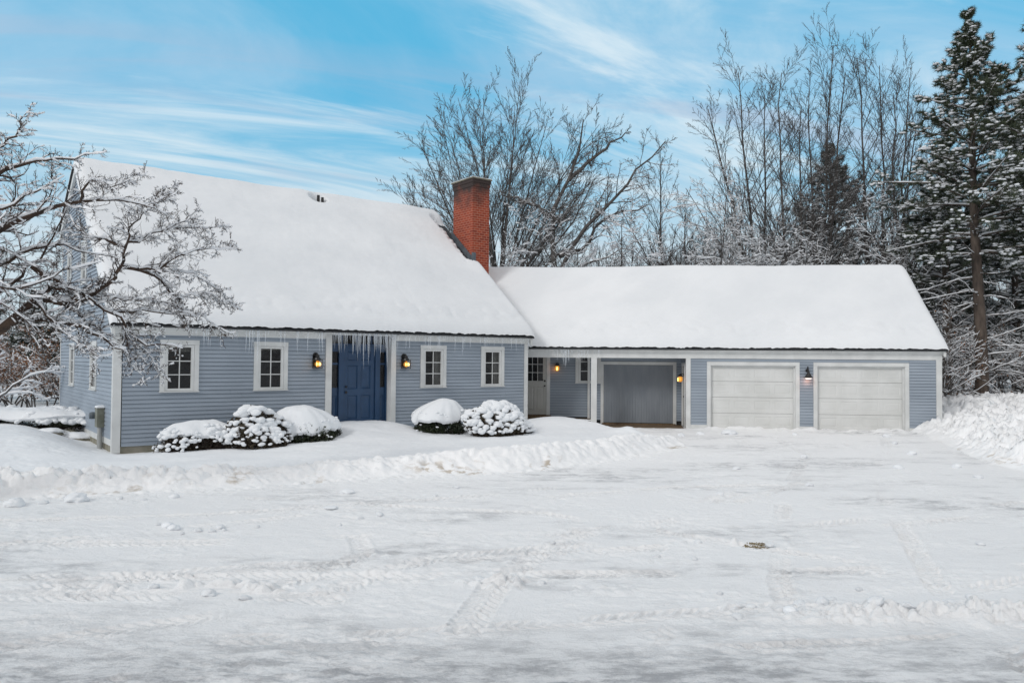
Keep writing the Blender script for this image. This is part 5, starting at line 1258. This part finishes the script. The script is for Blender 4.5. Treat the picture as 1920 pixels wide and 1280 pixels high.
# --- garden shrubs under the windows
def dome(name,c,rx,ry,hgt_,label,seed,z0,leafm,nleaf=5000,cap=None,clumps=0,stems=60,rot=A,skirt=.45,box=0,lsize=.05,skew=0,clump_s=(.05,.09)):
    g=np.random.default_rng(seed);root=empty(name,loc=c,rz=rot);tagp(root,label,'shrub')
    # shell point inside body
    def body(nn,inner=.6,zlo=0):
        d=g.normal(size=(nn,3));d[:,2]=np.abs(d[:,2]);d/=np.linalg.norm(d,axis=1,keepdims=True)
        if box:d=np.sign(d)*np.abs(d)**(1-box*.6);d/=np.maximum(np.linalg.norm(d,axis=1,keepdims=True)**.5,1e-3)
        r=g.uniform(inner,1,(nn,1))**.6
        bump=(1+.40*n3(d+seed,1.5,seed)+.12*n3(d+seed,4,seed+1))[:,None]
        P=d*r*bump*np.array([rx,ry,hgt_]);return P
    P=body(nleaf,.55 if cap else .8)*(1 if cap else 1.04)
    under=np.clip(P[:,2]/hgt_,0,1);P[:,:2]*=(skirt+(1-skirt)*np.clip(under*2.2,0,1))[:,None]
    V,F=leafquads(P,lsize,g,.42,.3);arr('foliage',V,F,leafm,root,smooth=False)
    n=stems;a=g.uniform(0,6.28,n);tip=body(n,.9);base=np.stack([np.cos(a)*.12*rx,np.sin(a)*.12*ry,np.full(n,-.15)],1)
    m=6;q=np.linspace(0,1,m)[None,:,None];SP=base[:,None]*(1-q)+tip[:,None]*q;SP[...,:2]+=(tip-base)[:,None,:2]*.18*np.sin(q*math.pi);SP[:,1:-1]+=g.normal(size=(n,m-2,3))*.02
    SR=np.linspace(.012,.004,m)[None]*np.ones((n,1))
    S2,S2r=grow(SP,SR,6,.35,.7,.3,4,.1,.3,g,minr=.003)
    V,F=merge([tubes(SP,SR,4),tubes(S2,S2r,3)]);arr('stems',V,F,M_twig,root)
    if cap:      # smooth pillow of snow
        over,th,bl,zc=cap
        k=90;aa=np.linspace(0,2*math.pi,k+1)[:-1];rr_=np.r_[np.linspace(0,.9,26)[1:],.9+.1*np.sin(np.linspace(.1,1,12)*math.pi/2),1-.08*np.linspace(.1,1,7)]
        low=np.r_[np.zeros(37),np.linspace(.12,1,7)]
        AA,RR=np.meshgrid(aa,rr_);LO=np.repeat(low[:,None],k,1)
        ex=rx*over*(1+.04*np.sin(AA*3+seed)+.26*(fbm(np.cos(AA)*2.5+9,np.sin(AA)*2.5+9,4,seed)-.5));ey=ry*over*(ex/rx/over)
        rz_=.26*(fbm(np.cos(AA)*1.6+5,np.sin(AA)*1.6+5,3,seed+3)-.5)+.10*(fbm(np.cos(AA)*7+5,np.sin(AA)*7+5,3,seed+4)-.5)
        X=np.cos(AA)*RR*ex;Y=np.sin(AA)*RR*ey
        rb=hgt_*zc+rz_*RR**2;top=rb+(hgt_+th-rb)*(np.clip(1-np.minimum(RR,1)**2,0,1))**bl*(1+.0*RR)+.16*(fbm(X*1.7+seed,Y*1.7,3,seed+8)-.5)*(1-RR**4)
        und=rb-.04-.05*fbm(np.cos(AA)*9,np.sin(AA)*9,3,seed)
        Z=np.where(LO>0,rb*(1-LO)+und*LO,top)+.03*(fbm(X*4+5,Y*4,3,seed)-.5)*(LO==0)
        if skew:X=X+skew*np.clip((Z-hgt_*zc)/(hgt_+th-hgt_*zc),0,1)**1.5*rx
        V=np.concatenate([np.stack([X,Y,Z],-1).reshape(-1,3),[[X[0].mean(),0,Z[0].mean()+.005]]]);nr=len(rr_);i=np.arange(nr-1)[:,None]*k+np.arange(k)[None];j=np.arange(nr-1)[:,None]*k+(np.arange(k)[None]+1)%k
        F=np.stack([i,j,j+k,i+k],-1).reshape(-1,4)
        tri=[(len(V)-1,q2,(q2+1)%k,(q2+1)%k) for q2 in range(k)]
        T3=np.array([(a_,b_,c_) for a_,b_,c_,_ in tri]);F3=np.concatenate([F[:,[0,1,2]],F[:,[0,2,3]],T3])
        # crumbs of snow hanging in the leaves along the rim
        kk=110;a2=g.uniform(0,6.28,kk);ii=(a2/(2*math.pi)*k).astype(int)%k;row=24;base_=V[row*k+ii];S_=np.stack([g.uniform(.012,.045,kk)]*3,1)*np.array([1.2,1,.8])
        Vb,Fb=blobs(base_*np.array([.99,.99,1])+np.stack([g.normal(size=kk)*.015,g.normal(size=kk)*.015,-g.uniform(-.03,.14,kk)],1),S_,g,ICO1,.12)
        Vc,Fc=merge([(V,F3),(Vb,Fb)]);arr('snow_cap',Vc,Fc,M_snow,root)
    if clumps:
        P=body(clumps,.92);P=P[P[:,2]>hgt_*.12];k=len(P);s0=g.uniform(clump_s[0],clump_s[1],k)*(.65+.7*np.clip(P[:,2]/hgt_,0,1))
        S_=np.stack([s0*g.uniform(.9,1.5,k),s0*g.uniform(.9,1.3,k),s0*g.uniform(.55,.9,k)],1)
        V,F=blobs(P+np.array([0,0,.03]),S_,g,ICO2,.07)
        V=V+(n3(V,9,seed)*.020+n3(V,22,seed+2)*.010)[:,None]*np.array([1,1,.8])
        arr('snow_clumps',V,F,M_snow,root)
    return root
def at_(x,y,dz=-.05):return (x,y,H(x,y)+dz)
dome('clipped_shrub',at_(-7.05,17.5),.86,.42,.50,'flat topped bare stemmed shrub with ragged snow, leftmost of the five by the house',501,0,M_leafb,4200,cap=(.97,.20,.78,.80),clumps=190,stems=220,box=.5,skirt=.72,clump_s=(.03,.065))
dome('rhododendron',at_(-5.75,18.0),.68,.55,.86,'rhododendron in clumped snow between the flat topped shrub and the smooth mound',502,0,M_leafb,3400,clumps=400,stems=150,skirt=.8,lsize=.11,clump_s=(.028,.095))
dome('yew_shrub',at_(-5.0,19.0),.84,.60,.60,'rounded yew under a smooth snow mound left of the blue door',503,0,M_leafd,9000,cap=(1.06,.30,.60,.52),skew=-.22,stems=60,skirt=.93,lsize=.06,clumps=40,clump_s=(.02,.04))
dome('yew_shrub',at_(-1.95,20.8),.76,.58,.58,'yew with a peaked snow cap between the blue door and the right rhododendron',504,0,M_leafd,8000,cap=(1.08,.36,.62,.72),skew=.22,stems=60,skirt=.80,lsize=.06,clumps=30,clump_s=(.02,.04))
dome('rhododendron',at_(-.35,20.5),1.0,.62,.92,'large rhododendron buried in clumped snow below the right house corner',505,0,M_leafb,6500,clumps=800,stems=230,skirt=.85,lsize=.11,clump_s=(.028,.10))
dome('hedge',(-13.0,20.6,.28),2.25,.75,.40,'low clipped hedge with a thick snow top beyond the left yard',507,0,M_leafd,11000,cap=(.98,.10,.74,.72),clumps=380,stems=160,rot=.1,box=.8,skirt=.92,clump_s=(.05,.11))
# snow capped ledge stones by the gable
for i,(x,y,r,t) in enumerate([(-11.2,19.9,.27,'larger ledge stone under snow beside the gable wall'),(-11.65,19.6,.17,'smaller ledge stone under snow left of the larger one')]):
    root=empty('ledge_stone',loc=(x,y,H(x,y)-.03));tagp(root,t,'rock','ledge stones beside the gable')
    v,f=ICO3;P=v*(1+.35*n3(v,1.1,600+i)[:,None]+.12*n3(v,4,610+i)[:,None])*np.array([r*1.5,r,r*.5]);arr('stone',P,f,M_rock,root)
    P2=P.copy();m=v[:,2]>-.05;P2=P2*np.array([1.03,1.03,1])+np.array([0,0,.07]);P2[~m,2]=P[~m,2]+.05;P2[~m,:2]*=.8;arr('snow_cap',P2,f,M_snow,root)
